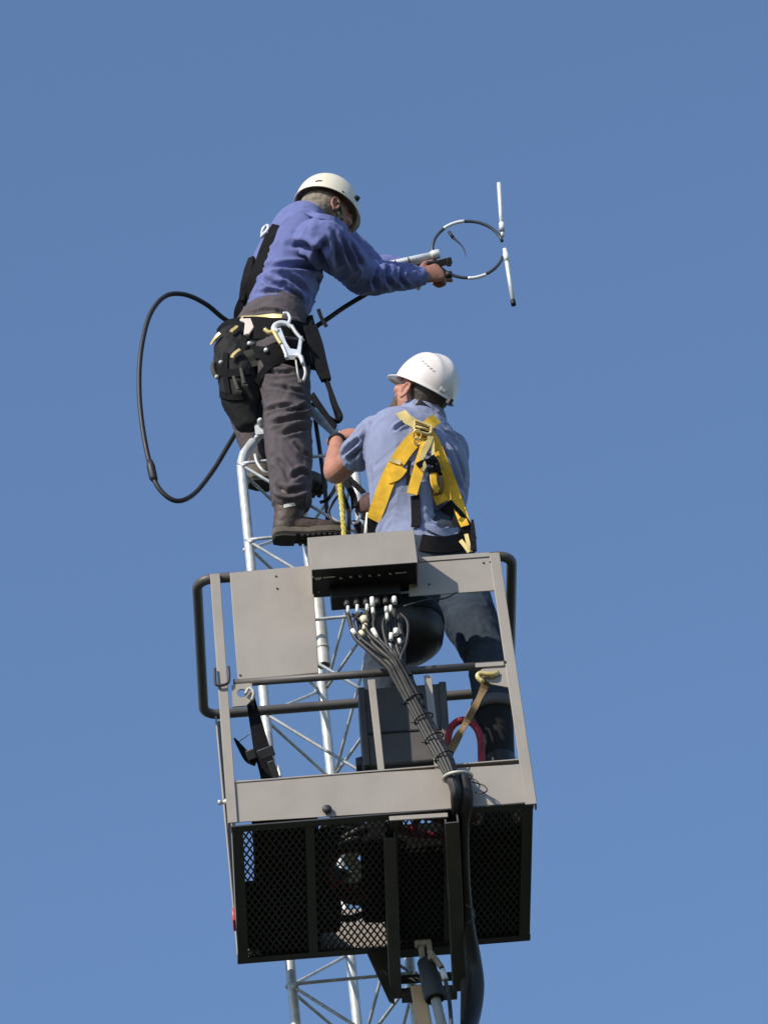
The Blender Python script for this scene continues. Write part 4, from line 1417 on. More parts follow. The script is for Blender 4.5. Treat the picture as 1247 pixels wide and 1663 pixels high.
m.lathe(at(729, 446, YA - 0.01), RGT, [(0.013, -0.012), (0.015, -0.008), (0.015, 0.008), (0.012, 0.012)], 12)
m.build('clamp_knob', M['black'], ant)
m = MB()
m.tube([at(729, 376, YA + 0.02), at(736, 386, YA + 0.02)], 0.0065, 8)
m.tube([at(736, 386, YA + 0.02), at(742, 391, YA + 0.02), at(750, 399, YA + 0.02), at(755, 409, YA + 0.02), at(756.5, 416, YA + 0.02)], [0.005, 0.004, 0.003, 0.002, 0.001], 8, 5)
m.build('pigtail', M['rubber'], ant)
for a0, a1 in ((96, 132), (270, 300)):  # pale lengths of tube standing in for sun glints on the ring
    MB().tube([at(760 + 58.3 * math.cos(math.radians(g_)), 405 - 46.4 * math.sin(math.radians(g_)), YA + 0.015) for g_ in np.linspace(a0, a1, 12)], 0.0068, 10).build('ring_glint', M['alu'], ant)
m = MB().tube([at(686, 455, YA - 0.02), at(678, 469, YA - 0.02)], 0.009, 10)
m.build('stub', M['alu'], ant)

# coax loop
cx = MB()
cp = [(600, 474, 1.2), (560, 498, 1.22), (525, 522, 1.22), (480, 548, 1.28), (420, 545, 1.3), (368, 520, 1.24), (335, 494, 1.16), (300, 478, 1.1), (268, 481, 1.06), (243, 512, 1.03), (229, 570, 1.0), (226, 630, 1.0), (231, 690, 1.0), (242, 748, 1.0), (256, 790, 1.0), (284, 813, 1.02), (314, 803, 1.06), (346, 764, 1.12), (374, 718, 1.2), (393, 690, 1.26), (440, 640, 1.35)]
cx_pts = [at(*p) for p in cp]
coax = thing('coaxial_cable', 'black coaxial cable making a wide loop in the air behind the man on the tower', 'cable', at(284, 813, 1.02))
cx.tube(cx_pts, 0.0092, 12, 8)
cx.build('cable', M['rubber'], coax)
m = MB().tube([at(243, 748, 1.0), at(245, 757, 1.0), at(249, 776, 1.0), at(252, 781, 1.0)], [0.011, 0.0155, 0.0155, 0.011], 12)
m.build('connector', M['rubber'], coax)

# gear clipped between the two men
cl = thing('snap_hook', 'small silver snap hook on black straps beside the twisted yellow rope', 'snap hook', at(575, 850, 0.86))
m = MB()
hk2 = [at(x, y, 0.86) for x, y in ((566, 838), (574, 822), (584, 828), (582, 846), (572, 850))]
m.tube(hk2, 0.006, 8, 4, closed=True)
m.build('hook_body', M['steel'], cl)
for P, wd, mt in (([(556, 772), (566, 790), (574, 806), (576, 824)], 0.024, 'web_black'), ([(548, 784), (540, 800), (530, 812), (520, 816)], 0.012, 'web_black'), ([(578, 846), (586, 862), (600, 880)], 0.03, 'web_black'), ([(566, 776), (580, 790), (590, 800)], 0.020, 'web_black'), ([(556, 800), (566, 830), (566, 860)], 0.014, 'web_black')):
    m = MB()
    m.ribbon([at(x, y, 0.87 - 0.012 * i) for i, (x, y) in enumerate(P)], [-FWD + RGT * (0.4 * (-1) ** i) for i in range(len(P))], wd, 0.006, 5)
    m.build('strap', M[mt], cl)
m = MB()
m.ribbon([at(x, y, 0.82) for x, y in ((549, 776), (552, 790), (553, 806))], [-FWD] * 3, [0.024, 0.032, 0.02], 0.018, 5)
m.build('strap_sleeve', M['web_tan'], cl)
m = MB()
m.tube([at(x, y, 0.87) for x, y in ((548, 806), (540, 818), (534, 832), (540, 846), (552, 850))], 0.005, 8, 5)
m.build('wire_tail', M['rubber'], cl)
tw = MB()
tw.tube([at(598, 834, 0.83), at(594, 872, 0.83)], 0.0085, 12)
tag(tw.build('tube', M['white']), 'short white tube held upright in the dark red gloved hand', 'tube')
tg = MB()
tg.prism([at(596, 800, 0.84), at(602, 800, 0.84), at(602, 822, 0.84), at(597, 822, 0.84)], 0.004, FWD)
tag(tg.build('tag', M['web_yellow']), 'small yellow tag hanging above the dark red gloved hand', 'tag')
# yellow rope by the tower
rp_ = MB()
rl = [(548, 770), (552, 782), (553, 800), (555, 820), (557, 845), (559, 872), (560, 900)]
pts = [at(x, y, 0.80) for x, y in catmull([list(p) for p in rl], 10)]
for k_ in range(3):
    q = []
    for i, p in enumerate(pts):
        a = i * 0.55 + k_ * 2.094
        q.append(p + RGT * (0.0052 * math.cos(a)) + FWD * (0.0052 * math.sin(a)))
    rp_.tube(q, 0.0048, 8, 2)
tag(rp_.build('rope', M['rope']), 'twisted yellow rope hanging between the two men beside the tower', 'rope')

# ------------------------------------------------------------------ man in the basket
man2 = thing('person', 'person in grey blue T-shirt, yellow harness and white helmet standing in the basket', 'person', BL(0.6, 0.4, 0.0))
Y2 = 0.40
fd2 = V((-0.34, 0.94, 0)).normalized()
fdc = V((-0.74, 0.67, 0)).normalized()
latc = V((fdc.y, -fdc.x, 0))                              # chest turned further left than the hips
lat2 = V((fd2.y, -fd2.x, 0))                              # his right, on the picture's right
pel2, wai2, che2, upc2, nek2 = at(700, 930, Y2), at(684, 862, Y2), at(676, 770, Y2), at(677, 715, Y2 - 0.005), at(684, 678, Y2)
shL2, shR2 = at(613, 706, Y2 - 0.07), at(727, 732, Y2 + 0.17)
elL2, wrL2 = at(546, 767, 0.54), at(547, 716, 0.68)
elR2, wrR2 = at(726, 806, 0.70), at(612, 818, 0.80)
u2 = ((RGT * 0.47 + UPV * 0.88) * 0.99 + FWD * 0.10).normalized()
c2 = (RGT * -0.88 + UPV * 0.47)
f2 = (c2 * 0.66 + FWD * 0.75)
f2 = (f2 - u2 * f2.dot(u2)).normalized()
hc2 = at(683, 643, 0.385)
b = MB()
head(b, hc2, f2, u2)
b.loft([(nek2 - V((0, 0, 0.06)), 0.070, 0.066, lat2), (nek2.lerp(hc2, 0.4), 0.064, 0.064, lat2), (hc2 - u2 * 0.01 - f2 * 0.02, 0.060, 0.062, lat2)], 4, 18)
b.loft([(pel2, 0.12, 0.07, lat2), (wai2, 0.10, 0.045, lat2), (che2, 0.12, 0.055, lat2), (upc2, 0.12, 0.065, lat2), (nek2 - V((0, 0, 0.03)), 0.07, 0.06, lat2)], 6, 24)
for s_, e, w_, hd, hn, ts, cu in ((shL2, elL2, wrL2, (RGT * 0.55 + UPV * 0.30 + FWD * 0.6), (-FWD * 0.6 - RGT * 0.5 + UPV * 0.35), 1, (50, 75, 50)), (shR2, elR2, wrR2, (at(585, 815, 0.88) - wrR2), (-FWD + UPV * 0.3), 1, (45, 60, 40))):
    b.loft([(s_, 0.045, 0.045, UPV), (s_.lerp(e, 0.6), 0.044, 0.044, UPV), (e, 0.042, 0.041, UPV), (e.lerp(w_, 0.3), 0.046, 0.043, UPV), (e.lerp(w_, 0.65), 0.036, 0.033, UPV), (w_, 0.027, 0.024, UPV)], 5, 18)
    hand(b, w_ + (w_ - e).normalized() * 0.01, hd, hn, ts, cu, scale=1.0)
hipR2, knR2, anR2 = at(737, 945, Y2 + 0.02), at(793, 1078, 0.33), at(812, 1245, 0.36)
hipL2, knL2, anL2 = at(662, 950, Y2 + 0.0), at(622, 1085, 0.50), at(632, 1240, 0.48)
for h_, k_, a_ in ((hipR2, knR2, anR2), (hipL2, knL2, anL2)):
    b.loft([(h_, 0.07, 0.07, lat2), (h_.lerp(k_, 0.5), 0.06, 0.06, lat2), (k_, 0.046, 0.046, lat2), (k_.lerp(a_, 0.4), 0.044, 0.044, lat2), (a_, 0.032, 0.034, lat2)], 5, 16)
body2 = skin_obj('body', b, M['skin'], man2, 0.0040, 1)
l2 = u2.cross(f2)
m = MB()
for sg in (-1, 1):
    m.ball(hc2 + f2 * 0.078 + l2 * (sg * 0.031) + u2 * 0.002, 0.012)
m.build('eyes', M['eye'], man2)
# cropped hair and beard
m = MB()
ell(m, hc2 + u2 * 0.024 - f2 * 0.030, (f2, l2, u2), (0.079, 0.0765, 0.084))
ell(m, hc2 - u2 * 0.028 - f2 * 0.050, (f2, l2, u2), (0.046, 0.060, 0.046))
skin_obj('hair', m, M['hair_dark'], man2, 0.005, 1, dict(axes=[[hc2, hc2 + u2 * 0.1]], amp=0.0015, along=90, around=3, seed=2.0))
m = MB()
ell(m, hc2 - u2 * 0.080 + f2 * 0.052, (f2, l2, u2), (0.043, 0.048, 0.034))
for sg in (-1, 1):
    ell(m, hc2 - u2 * 0.050 + f2 * 0.040 + l2 * sg * 0.045, (f2, l2, u2), (0.022, 0.014, 0.036))
ell(m, hc2 - u2 * 0.045 + f2 * 0.090, (f2, l2, u2), (0.012, 0.030, 0.008))
skin_obj('beard', m, M['hair_brown'], man2, 0.005, 1, dict(axes=[[hc2, hc2 - u2 * 0.1]], amp=0.003, along=70, around=3, seed=5.0))
# T-shirt
s2 = MB()
s2.loft([(at(693, 893, Y2), 0.160, 0.122, lat2), (wai2, 0.160, 0.118, lat2), (at(678, 815, Y2), 0.185, 0.138, latc), (at(678, 770, Y2), 0.205, 0.146, latc), (at(677, 735, Y2), 0.205, 0.140, latc), (at(679, 708, Y2), 0.180, 0.115, latc), (nek2 - V((0, 0, 0.012)), 0.085, 0.080, lat2)], 6, 36)
for s_, e, k0 in ((shL2, elL2, 0.50), (shR2, elR2, 0.72)):
    en = s_.lerp(e, k0)
    s2.loft([(s_.lerp(che2, 0.30), 0.080, 0.085, UPV), (s_, 0.068, 0.070, UPV), (s_.lerp(en, 0.55), 0.062, 0.062, UPV), (en, 0.060, 0.058, UPV)], 6, 24, True)
s2.loft([(nek2 - V((0, 0, 0.03)), 0.086, 0.080, lat2), (nek2 - V((0, 0, 0.004)), 0.076, 0.074, lat2)], 4, 24)
cr2 = [([(556, 738), (572, 724), (588, 712)], 0.010, 0.010), ([(566, 748), (580, 735), (592, 722)], 0.009, 0.009), ([(592, 690), (593, 730), (592, 760)], 0.012, 0.009), ([(640, 700), (650, 692), (660, 686)], 0.008, 0.009), ([(722, 700), (732, 708), (742, 716)], 0.010, 0.010),
       ([(712, 716), (732, 764), (746, 806)], 0.016, 0.016), ([(726, 716), (742, 750), (754, 785)], 0.013, 0.013), ([(706, 735), (722, 780), (738, 826)], 0.014, 0.012), ([(714, 782), (718, 815), (724, 858)], 0.050, 0.030), ([(700, 845), (720, 838), (742, 828)], 0.012, 0.010), ([(604, 760), (608, 800), (612, 840)], 0.012, 0.006), ([(690, 862), (720, 868), (742, 858)], 0.012, 0.012)]
shirt2 = skin_obj('shirt', s2, M['shirt2'], man2, 0.0058, 4, dict(axes=[[pel2, wai2, che2, upc2, nek2], [shL2, elL2], [shR2, elR2]], amp=0.0052, along=10, around=1.6, seed=6.3, creases=cr2, tight=[(shR2, 0.1, 0.7), (elL2, 0.1, 1.0), (wai2, 0.12, 0.8)]))
# jeans
t2 = MB()
t2.loft([(at(694, 880, Y2), 0.150, 0.112, lat2), (at(697, 905, Y2), 0.162, 0.120, lat2), (pel2, 0.172, 0.125, lat2), (at(702, 955, Y2), 0.160, 0.115, lat2)], 6, 32)
for h_, k_, a_ in ((hipR2, knR2, anR2), (hipL2, knL2, anL2)):
    t2.loft([(h_ + V((0, 0, 0.02)), 0.100, 0.100, lat2), (h_.lerp(k_, 0.4), 0.094, 0.094, lat2), (h_.lerp(k_, 0.8), 0.074, 0.078, lat2), (k_, 0.066, 0.070, lat2), (k_.lerp(a_, 0.4), 0.066, 0.068, lat2)], 6, 28)
trous2 = skin_obj('trousers', t2, M['trouser2'], man2, 0.0058, 4, dict(axes=[[pel2, wai2], [hipR2, knR2, anR2], [hipL2, knL2, anL2]], amp=0.005, along=12, around=1.2, seed=9.1, tight=[(knR2, 0.12, 1.0)]))
# tall dark boots
for k_, a_ in ((knR2, anR2), (knL2, anL2)):
    top = k_.lerp(a_, 0.42)
    heel = a_ + V((0, 0, -0.10)) - fd2 * 0.06
    bo = boot(man2, heel, fd2, V((0, 0, 1)), a_ + V((0, 0, 0.02)), (M['black'], M['sole'], M['black']), 0.95)
    m = MB()
    m.loft([(a_, 0.050, 0.055, lat2), (a_.lerp(top, 0.5), 0.058, 0.060, lat2), (top, 0.068, 0.070, lat2)], 5, 20)
    m.build('boot_shaft', M['pouch'], bo)
    m = MB()
    d = (top - a_).normalized()
    m.lathe(top - d * 0.0, d, [(0.070, -0.03), (0.078, -0.028), (0.080, -0.005), (0.076, 0.012), (0.071, 0.014)], 24)
    m.build('boot_cuff', M['case'], bo)
# helmet
hm2, hf2, hl2, hu2 = helmet(man2, hc2 + u2 * 0.028 - f2 * 0.004, f2, u2, M['helmet_white'], 0.044, a=0.124, b=0.104, h=0.130, lip=0.005, label='white hard hat with a short peak')
bvH2 = world_bvh(hm2)
m = MB()
for x, y, r1, r2 in ((690, 629, 0.005, 0.003),):
    p, n_ = cast(bvH2, x, y, 0.0006)
    X = (c2 - n_ * n_.dot(c2)).normalized()
    m.ball(p, (r1, r2, 0.0012), (X, n_.cross(X), n_), 12, 6)
for i in range(11):
    t = i / 10
    p, n_ = cast(bvH2, 683 + 22 * t, 583 + 20 * t + (0.9 if i % 2 else -0.5), 0.0006)
    X = ((RGT * 0.74 - UPV * 0.67) - n_ * n_.dot(RGT * 0.74 - UPV * 0.67)).normalized()
    m.ball(p, (0.0036, 0.0022 + 0.0008 * (i % 3), 0.0006), (X, n_.cross(X), n_), 8, 4)
m.build('faded_lettering', M['faded'], hm2)
m = MB()
strap(m, bvH2, [(712, 644), (716, 637), (720, 630)], [0.012, 0.016, 0.020], 0.003, 0.003)
m.build('sticker', M['white'], hm2)
bvB2 = world_bvh(body2)
m = MB()
hb = []
for g_ in np.linspace(130, 240, 20):
    a = math.radians(g_)
    hb.append(hc2 - u2 * (0.020 + 0.03 * max(0, -math.cos(a))) + f2 * (0.108 * math.cos(a) - 0.006) + l2 * (0.086 * math.sin(a)))
m.ribbon(hb, [(p - hc2 - u2 * (p - hc2).dot(u2)).normalized() for p in hb], 0.034, 0.004, 2)
m.build('head_band', M['black'], hm2)
m = MB()
m.lathe(hc2 - u2 * 0.05 - f2 * 0.118, -f2, [(0.018, 0), (0.018, 0.012), (0.012, 0.016)], 16)
m.build('ratchet_knob', M['glove'], hm2)
m = MB()
m.box(hc2 + u2 * 0.018 - f2 * 0.148, (0.02, 0.016, 0.024), (f2, l2, u2))
m.build('lamp_clip', M['frame_dark'], hm2, 0.003)
# watch, gloves
m = MB()
d = (wrL2 - elL2).normalized()
X = d.orthogonal().normalized()
cc = wrL2 - d * 0.008
m.ribbon([cc + (X * math.cos(a) + d.cross(X) * math.sin(a)) * 0.030 for a in np.linspace(0, 2 * math.pi, 20)], [(X * math.cos(a) + d.cross(X) * math.sin(a)) for a in np.linspace(0, 2 * math.pi, 20)], 0.018, 0.006, 2)
m.build('wrist_watch', M['black'], man2)
gl = MB()
hand(gl, wrR2 + (wrR2 - elR2).normalized() * 0.01, (at(585, 815, 0.88) - wrR2), (-FWD + UPV * 0.3), 1, (45, 60, 40), scale=1.10)
skin_obj('glove', gl, M['glove'], man2, 0.005, 2)
# yellow harness
bvS2 = world_bvh(shirt2)
bvT2 = world_bvh(trous2)
har2 = bpy.data.objects.new('harness', None)
COL.objects.link(har2)
har2.parent = man2
har2['_org'] = man2['_org']
har2['label'] = 'yellow webbing fall harness crossing on the back'
def hs(name, material, px, wid, off=0.008, th=0.004, bvh=None, bev=0.0, soft=0.5):
    mm = MB()
    strap(mm, bvh or bvS2, px, wid, off, th, soft=soft)
    return mm.build(name, material, har2, bev)
hs('shoulder_strap', M['web_pale'], [(650, 672), (660, 682), (672, 690), (684, 700)], 0.036)
hs('shoulder_strap', M['web_yellow'], [(705, 684), (698, 688), (690, 698), (682, 706)], 0.040, 0.013)
hs('back_strap', M['web_yellow'], [(682, 706), (660, 730), (642, 758), (628, 790), (618, 820), (610, 845)], 0.054, 0.010)
hs('back_strap', M['web_yellow'], [(690, 706), (706, 728), (722, 762), (736, 800), (746, 838), (753, 858)], 0.050, 0.010)
hs('keeper', M['web_pale'], [(634, 748), (642, 752), (652, 756)], 0.014, 0.016)
hs('keeper', M['web_pale'], [(706, 760), (714, 759), (722, 757)], 0.014, 0.016)
hs('cross_strap', M['web_yellow'], [(632, 780), (645, 776), (655, 762)], 0.032, 0.012)
hs('hanging_strap', M['web_yellow'], [(684, 722), (682, 745), (677, 770), (675, 806)], [0.022, 0.028, 0.038, 0.036], 0.026, soft=0.8)
hs('hanging_strap', M['web_yellow'], [(696, 760), (702, 775), (712, 800), (724, 822)], [0.03, 0.04, 0.042, 0.044], 0.030, soft=0.8)
hs('hanging_strap', M['web_pale'], [(691, 715), (687, 735), (683, 752)], [0.020, 0.022, 0.016], 0.032, soft=0.8)
hs('hanging_strap', M['web_pale'], [(694, 716), (700, 738), (706, 758)], [0.012, 0.014, 0.012], 0.030, soft=0.8)
hs('leg_strap', M['web_black'], [(609, 843), (606, 862), (604, 885)], 0.046, 0.010)
hs('leg_strap', M['web_black'], [(724, 824), (738, 840), (750, 858), (757, 880)], 0.062, 0.012)
hs('leg_strap', M['web_yellow'], [(738, 812), (746, 838), (752, 858)], 0.030, 0.016)
hs('back_web', M['web_black'], [(664, 752), (662, 772), (664, 790)], 0.012, 0.012)
hs('back_web', M['web_black'], [(676, 806), (677, 830), (677, 858)], 0.032, 0.010)
hs('hip_belt', M['web_black'], [(684, 884), (705, 888), (730, 887), (752, 880)], 0.060, 0.010, 0.008, bvh=bvT2)
m = MB()
pc, pn_ = cast(bvS2, 683, 703, 0.026)
X = (RGT * 0.99 - UPV * 0.12)
X = (X - pn_ * X.dot(pn_)).normalized()
Yd = pn_.cross(X)
ring = [pc + X * (0.030 * c_) + Yd * (0.022 * s_) for c_, s_ in ((-1, 1), (1, 1), (1.0, -0.6), (0.7, -1), (-0.7, -1), (-1.0, -0.6))]
m.tube(ring, 0.006, 8, closed=True)
m.tube([pc - X * 0.026, pc + X * 0.026], 0.005, 8)
m.build('back_plate', M['web_pale'], har2)
m = MB().box(pc - pn_ * 0.006, (0.05, 0.034, 0.006), (X, Yd, pn_))
m.build('plate_pad', M['black'], har2, 0.002)
for pth, wd, mt in (([(676, 764), (688, 756), (700, 758)], 0.020, 'web_black'), ([(692, 750), (699, 760), (700, 772)], 0.024, 'web_black'), ([(700, 752), (708, 760), (705, 770)], 0.016, 'web_tan'),
                    ([(680, 752), (686, 764), (682, 772)], 0.012, 'web_pale'), ([(688, 772), (698, 768), (708, 772)], 0.016, 'web_black'), ([(694, 776), (693, 790), (696, 800)], 0.022, 'web_yellow'), ([(703, 776), (702, 788), (705, 800)], 0.020, 'web_tan')):
    hs('strap_fold', M[mt], pth, wd, 0.036, 0.006, soft=0.4)
m = MB()
p, n_ = cast(bvS2, 672, 714, 0.030)
for rr, y0 in ((0.014, 0), (0.011, -0.022)):
    m.tube([p + RGT * (rr * math.cos(a)) + UPV * (rr * 1.2 * math.sin(a) + y0) for a in np.linspace(0, 2 * math.pi, 16, endpoint=False)], 0.0035, 6, closed=True)
m.build('back_ring', M['gold'], har2)
# hip straps hanging loose on the right
m = MB()
m.ribbon([at(757, 868, 0.30), at(760, 882, 0.29), at(764, 897, 0.29)], [-FWD] * 3, 0.014, 0.005, 4)
m.ribbon([at(748, 878, 0.29), at(756, 888, 0.28), at(762, 897, 0.28)], [-FWD] * 3, 0.014, 0.005, 4)
m.build('loose_strap', M['web_pale'], har2)
m = MB()
m.ribbon([at(767, 845, 0.30), at(768, 866, 0.29), at(769, 895, 0.29)], [-FWD] * 3, [0.008, 0.018, 0.022], 0.008, 4)
m.build('loose_strap', M['web_black'], har2)
# shirt tail
m = MB()
strap(m, bvT2, [(690, 862), (705, 868), (722, 872), (738, 865)], [0.012, 0.02, 0.03, 0.014], 0.020, 0.006, soft=0.7)
m.build('shirt_tail', M['shirt2'], man2)
strapm = MB()
# ------------------------------------------------------------------ gear in the basket
case = thing('tool_case', 'tall charcoal plastic tool case standing in the basket behind the two front uprights', 'tool case', BL(0.57, 0.4, 0.01))
yc = 0.30
cs = [bp(581, 1118, yc), bp(722, 1108, yc), bp(726, 1236, yc), bp(590, 1246, yc)]
m = MB().prism(cs, 0.16, EY)
m.build('case_body', M['case'], case, 0.012)
m = MB()
m.prism([bp(598, 1190, yc - 0.004), bp(716, 1181, yc - 0.004), bp(716, 1184, yc - 0.004), bp(598, 1193, yc - 0.004)], 0.006, EY)
m.build('case_seam', M['black'], case, 0.001)
m = MB()
m.prism([bp(586, 1236, yc + 0.01), bp(724, 1226, yc + 0.01), bp(728, 1268, yc + 0.02), bp(594, 1275, yc + 0.02)], 0.14, EY)
m.build('case_base', M['black'], case, 0.006)
for x0, x1 in ((581, 592), (712, 724)):
    m = MB().prism([bp(x0, 1116 - (x0 - 581) * 0.07, yc - 0.012), bp(x1, 1115.5 - (x0 - 581) * 0.07, yc - 0.012), bp(x1 + 9, 1243 - (x0 - 581) * 0.07, yc - 0.012), bp(x0 + 9, 1244 - (x0 - 581) * 0.07, yc - 0.012)], 0.011, EY)
    m.build('case_rib', M['case'], case, 0.004)
m = MB().lathe(bp(588, 1243, yc + 0.05), -EX, [(0.028, -0.02), (0.03, 0), (0.026, 0.02)], 16)
m.build('case_wheel', M['black'], case)
# black bucket hung behind the control box
yb = 0.19
bu = thing('bucket', 'black round bottomed bucket hanging behind the control box inside the basket', 'bucket', bp(680, 1080, yb))
bc = bp(652, 1016, yb)
bax = (EZ * 0.97 + EX * -0.12).normalized()
m = MB().lathe(bc, bax, [(0.05, -0.122), (0.095, -0.114), (0.122, -0.094), (0.136, -0.055), (0.141, 0.0), (0.141, 0.03), (0.135, 0.03), (0.126, -0.07), (0.03, -0.1)], 36)
m.build('bucket_wall', M['black'], bu)
m = MB().lathe(bc, bax, [(0.1415, -0.02), (0.1455, -0.018), (0.1455, 0.016), (0.1415, 0.018)], 36, cap=False)
m.build('rim_band', M['trouser2'], bu)
#m = MB().tube([bc + EX * 0.1 + bax * 0.02, bc + EX * 0.08 + bax * 0.12, bc + bax * 0.16, bc - EX * 0.08 + bax * 0.12, bc - EX * 0.1 + bax * 0.02], 0.004, 8, 6)
#m.build('bucket_handle', M['galv_dull'], bu)
# tan hand tool bag between his legs
m = MB()
m.loft([(bp(688, 980, 0.20), 0.030, 0.025, EX), (bp(700, 992, 0.20), 0.034, 0.025, EX), (bp(714, 1006, 0.20), 0.016, 0.018, EX)], 5, 18)
o = plain('leather_pouch', remeshed(m, 0.005, 2), M['web_tan'], 'tan leather pouch between the legs of the man in the basket', 'pouch')
# red hose loop standing up
m = MB()
m.tube([BL(0.72, 0.28, 0.03), bp(729, 1290, 0.23), bp(728, 1240, 0.22), bp(728, 1195, 0.20), bp(738, 1176, 0.20), bp(754, 1170, 0.20), bp(770, 1178, 0.20), bp(780, 1200, 0.20), bp(782, 1240, 0.20), bp(785, 1290, 0.20),
        BL(0.82, 0.20, 0.05), BL(0.76, 0.21, 0.03), BL(0.66, 0.20, 0.03), BL(0.57, 0.16, 0.03), BL(0.56, 0.08, 0.03), BL(0.64, 0.05, 0.03), BL(0.74, 0.07, 0.03), BL(0.80, 0.12, 0.035), BL(0.74, 0.17, 0.05), BL(0.63, 0.12, 0.055), BL(0.60, 0.20, 0.05)], 0.0125, 12, 7)
tag(m.build('air_hose', M['red']), 'red hose looping up above the kick plate beside the tan strap', 'hose')
# black hose coil on the mesh floor
coil = MB()
cpts = []
for i in range(330):
    a = i * 0.23
    rr = 0.098 + 0.022 * math.sin(i * 0.171) + 0.012 * math.sin(i * 0.093 + 1)
    cpts.append(BL(0.40 + rr * math.cos(a) + 0.012 * math.sin(i * 0.031), 0.41 + rr * 1.95 * math.sin(a), 0.028 + 0.0004 * i + 0.012 * math.sin(i * 0.5)))
coil.tube(cpts, 0.0125, 8, 2)
tag(coil.build('hose_coil', M['rubber']), 'coiled black hose lying on the mesh floor in the middle of the basket', 'hose')
rc = MB()
rpts = []
for i in range(60):
    a = i * 0.26 + 1
    rr = 0.085 + 0.012 * math.sin(i * 0.6)
    rpts.append(BL(0.40 + rr * math.cos(a), 0.40 + rr * 1.5 * math.sin(a), 0.02 + 0.001 * i))
rc.tube(rpts, 0.0085, 8, 2)
tag(rc.build('cord', M['red']), 'thin dark red cord coiled on the mesh floor inside the black hose', 'cord')
rg = MB()
rg.ribbon([BL(0.36, 0.20, 0.03), BL(0.41, 0.25, 0.05), BL(0.39, 0.33, 0.04), BL(0.43, 0.40, 0.035), BL(0.38, 0.46, 0.04)], [V((0, 0, 1)), V((0.5, 0, 1)), V((-0.5, 0.3, 1)), V((0.3, 0, 1)), V((0, 0, 1))], [0.03, 0.05, 0.04, 0.05, 0.03], 0.006, 6)
tag(rg.build('rag', M['white']), 'crumpled white rag lying on the mesh floor inside the coiled hose', 'rag')
def soft_bag(c, size, lab, name='tool_bag', handle=True):
    m_ = MB()
    cx0, cy0, cz0 = c
    a_, b_, h_ = size
    m_.loft([(BL(cx0, cy0, cz0 + 0.02), a_ * 0.92, b_ * 0.92, EX), (BL(cx0, cy0, cz0 + h_ * 0.3), a_, b_, EX), (BL(cx0, cy0, cz0 + h_ * 0.75), a_ * 0.93, b_ * 0.8, EX), (BL(cx0, cy0, cz0 + h_), a_ * 0.8, b_ * 0.45, EX)], 5, 36, False)
    m_.box(BL(cx0, cy0, cz0 + h_ * 0.40), (a_ * 1.95, b_ * 1.95, h_ * 0.74), (EX, EY, EZ))
    me = remeshed(m_, 0.01, 4)
    folds(me, [[BL(cx0, cy0, cz0), BL(cx0, cy0, cz0 + h_)]], 0.007, 10, 2.5, cx0 * 7)
    o = plain(name, me, M['canvas'], lab, 'bag')
    hm = MB().tube([BL(cx0 - a_ * 0.5, cy0, cz0 + h_ * 0.95), BL(cx0 - a_ * 0.4, cy0, cz0 + h_ * 1.35), BL(cx0 + a_ * 0.4, cy0, cz0 + h_ * 1.35), BL(cx0 + a_ * 0.5, cy0, cz0 + h_ * 0.95)], 0.008, 8, 6)
    hm.build('bag_handle', M['web_black'], o)
    return o
soft_bag((0.180, 0.45, 0.012), (0.105, 0.385, 0.15), 'long black canvas bag on the mesh floor above the red reflector')
soft_bag((0.848, 0.50, 0.012), (0.130, 0.335, 0.13), 'black canvas bag on the mesh floor behind the thick black hose')
soft_bag((0.61, 0.53, 0.012), (0.10, 0.29, 0.13), 'black canvas bag on the mesh floor between the two boom channels')
soft_bag((0.052, 0.63, 0.012), (0.030, 0.17, 0.09), 'narrow black bag on the mesh floor squeezed against the left edge')
soft_bag((0.475, 0.44, 0.012), (0.045, 0.26, 0.10), 'slim black bag on the mesh floor lying inside the coiled black hose')
soft_bag((0.315, 0.60, 0.012), (0.040, 0.13, 0.09), 'small black bag on the mesh floor behind the coiled black hose')
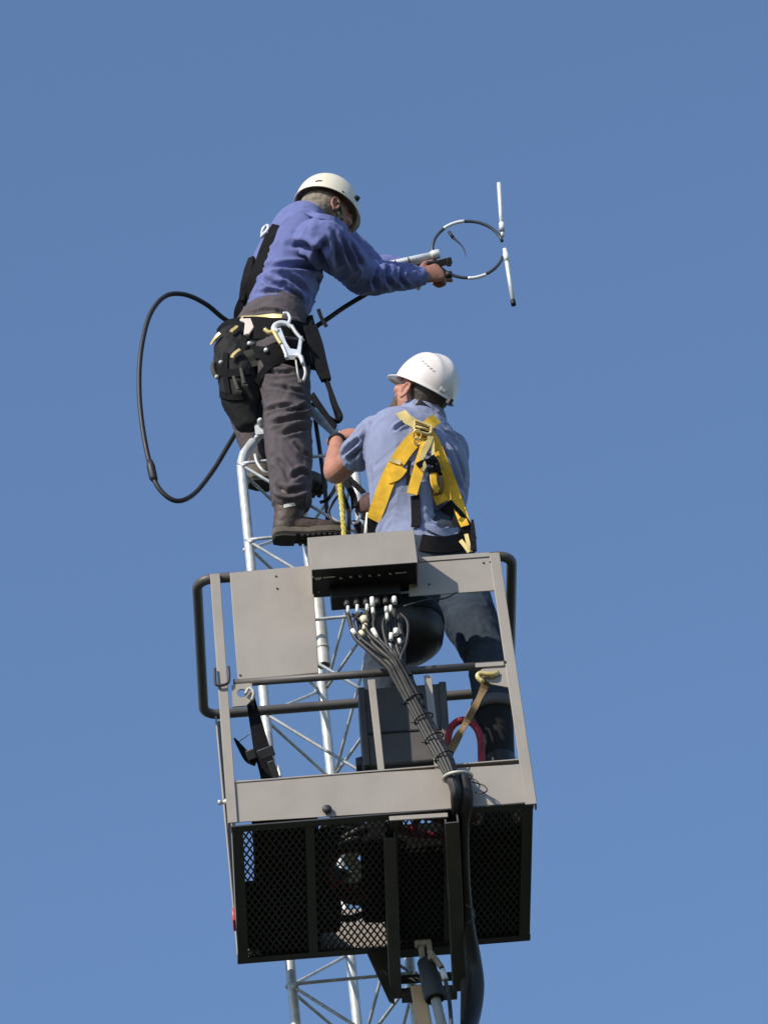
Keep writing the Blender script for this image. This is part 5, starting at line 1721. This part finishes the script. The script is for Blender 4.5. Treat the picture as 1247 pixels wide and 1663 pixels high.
# strap holding the basket to the tower, left
st = thing('tie_strap', 'black ratchet strap with buckles hanging from a gusset with a round eye', 'strap', bp(440, 1270, 0.1))
m = MB()
P = [(405, 1126), (410, 1150), (418, 1185), (426, 1220), (434, 1250), (440, 1285)]
m.ribbon([bp(x, y, 0.02 + 0.02 * i) for i, (x, y) in enumerate(P)], [-FWD] * len(P), [0.028, 0.034, 0.045, 0.055, 0.055, 0.05], 0.012, 5)
m.build('webbing', M['web_black'], st)
m = MB()
P = [(381, 1200), (392, 1216), (404, 1232), (416, 1238)]
m.ribbon([bp(x, y, 0.05) for x, y in P], [-FWD] * len(P), [0.006, 0.02, 0.03, 0.03], 0.010, 5)
m.build('loose_end', M['web_black'], st)
m = MB()
for x, y, w_, h_ in ((407, 1141, 0.02, 0.03), (432, 1223, 0.055, 0.035), (408, 1226, 0.03, 0.034), (444, 1250, 0.022, 0.06)):
    m.box(bp(x, y, 0.03), (w_, 0.012, h_), ((RGT * 0.93 + UPV * 0.35), FWD, (UPV * 0.93 - RGT * 0.35)))
m.build('ratchet', M['frame_dark'], st, 0.003)
m = MB().tube([bp(398, 1128, -0.01), bp(405, 1118, -0.012), bp(412, 1126, -0.01), bp(409, 1138, 0.0)], 0.006, 8, 5)
m.build('strap_hook', M['galv_dull'], st)
m = MB().tube([bp(386, 1206, 0.06), bp(398, 1198, 0.06), bp(408, 1190, 0.06)], 0.0022, 6)
m.build('thread_bar', M['galv'], st)
m = MB().tube([bp(451, 1245, 0.1), bp(455, 1262, 0.1), bp(448, 1270, 0.1)], 0.006, 8, 3)
m.build('end_hook', M['galv'], st)
# tan strap, right
st2 = thing('tie_strap', 'tan webbing strap hooked through a gusset and falling across the red hose', 'strap', bp(735, 1225, 0.1))
m = MB()
P = [(790, 1108), (778, 1135), (764, 1160), (752, 1182), (742, 1200), (731, 1222)]
m.ribbon([bp(x, y, 0.02 + 0.015 * i) for i, (x, y) in enumerate(P)], [-FWD + RGT * 0.55 * (-1) ** i for i in range(len(P))], [0.030, 0.022, 0.026, 0.020, 0.028, 0.026], 0.005, 5)
m.build('webbing', M['web_tan'], st2)
m = MB()
m.tube([bp(784, 1108, -0.012), bp(776, 1100, -0.014), bp(780, 1094, -0.014), bp(798, 1096, -0.012), bp(808, 1093, 0.0)], 0.009, 10, 5)
m.build('strap_hook', M['gold'], st2)

# ------------------------------------------------------------------ tidy
for o in list(COL.objects):
    if '_org' in o:
        del o['_org']
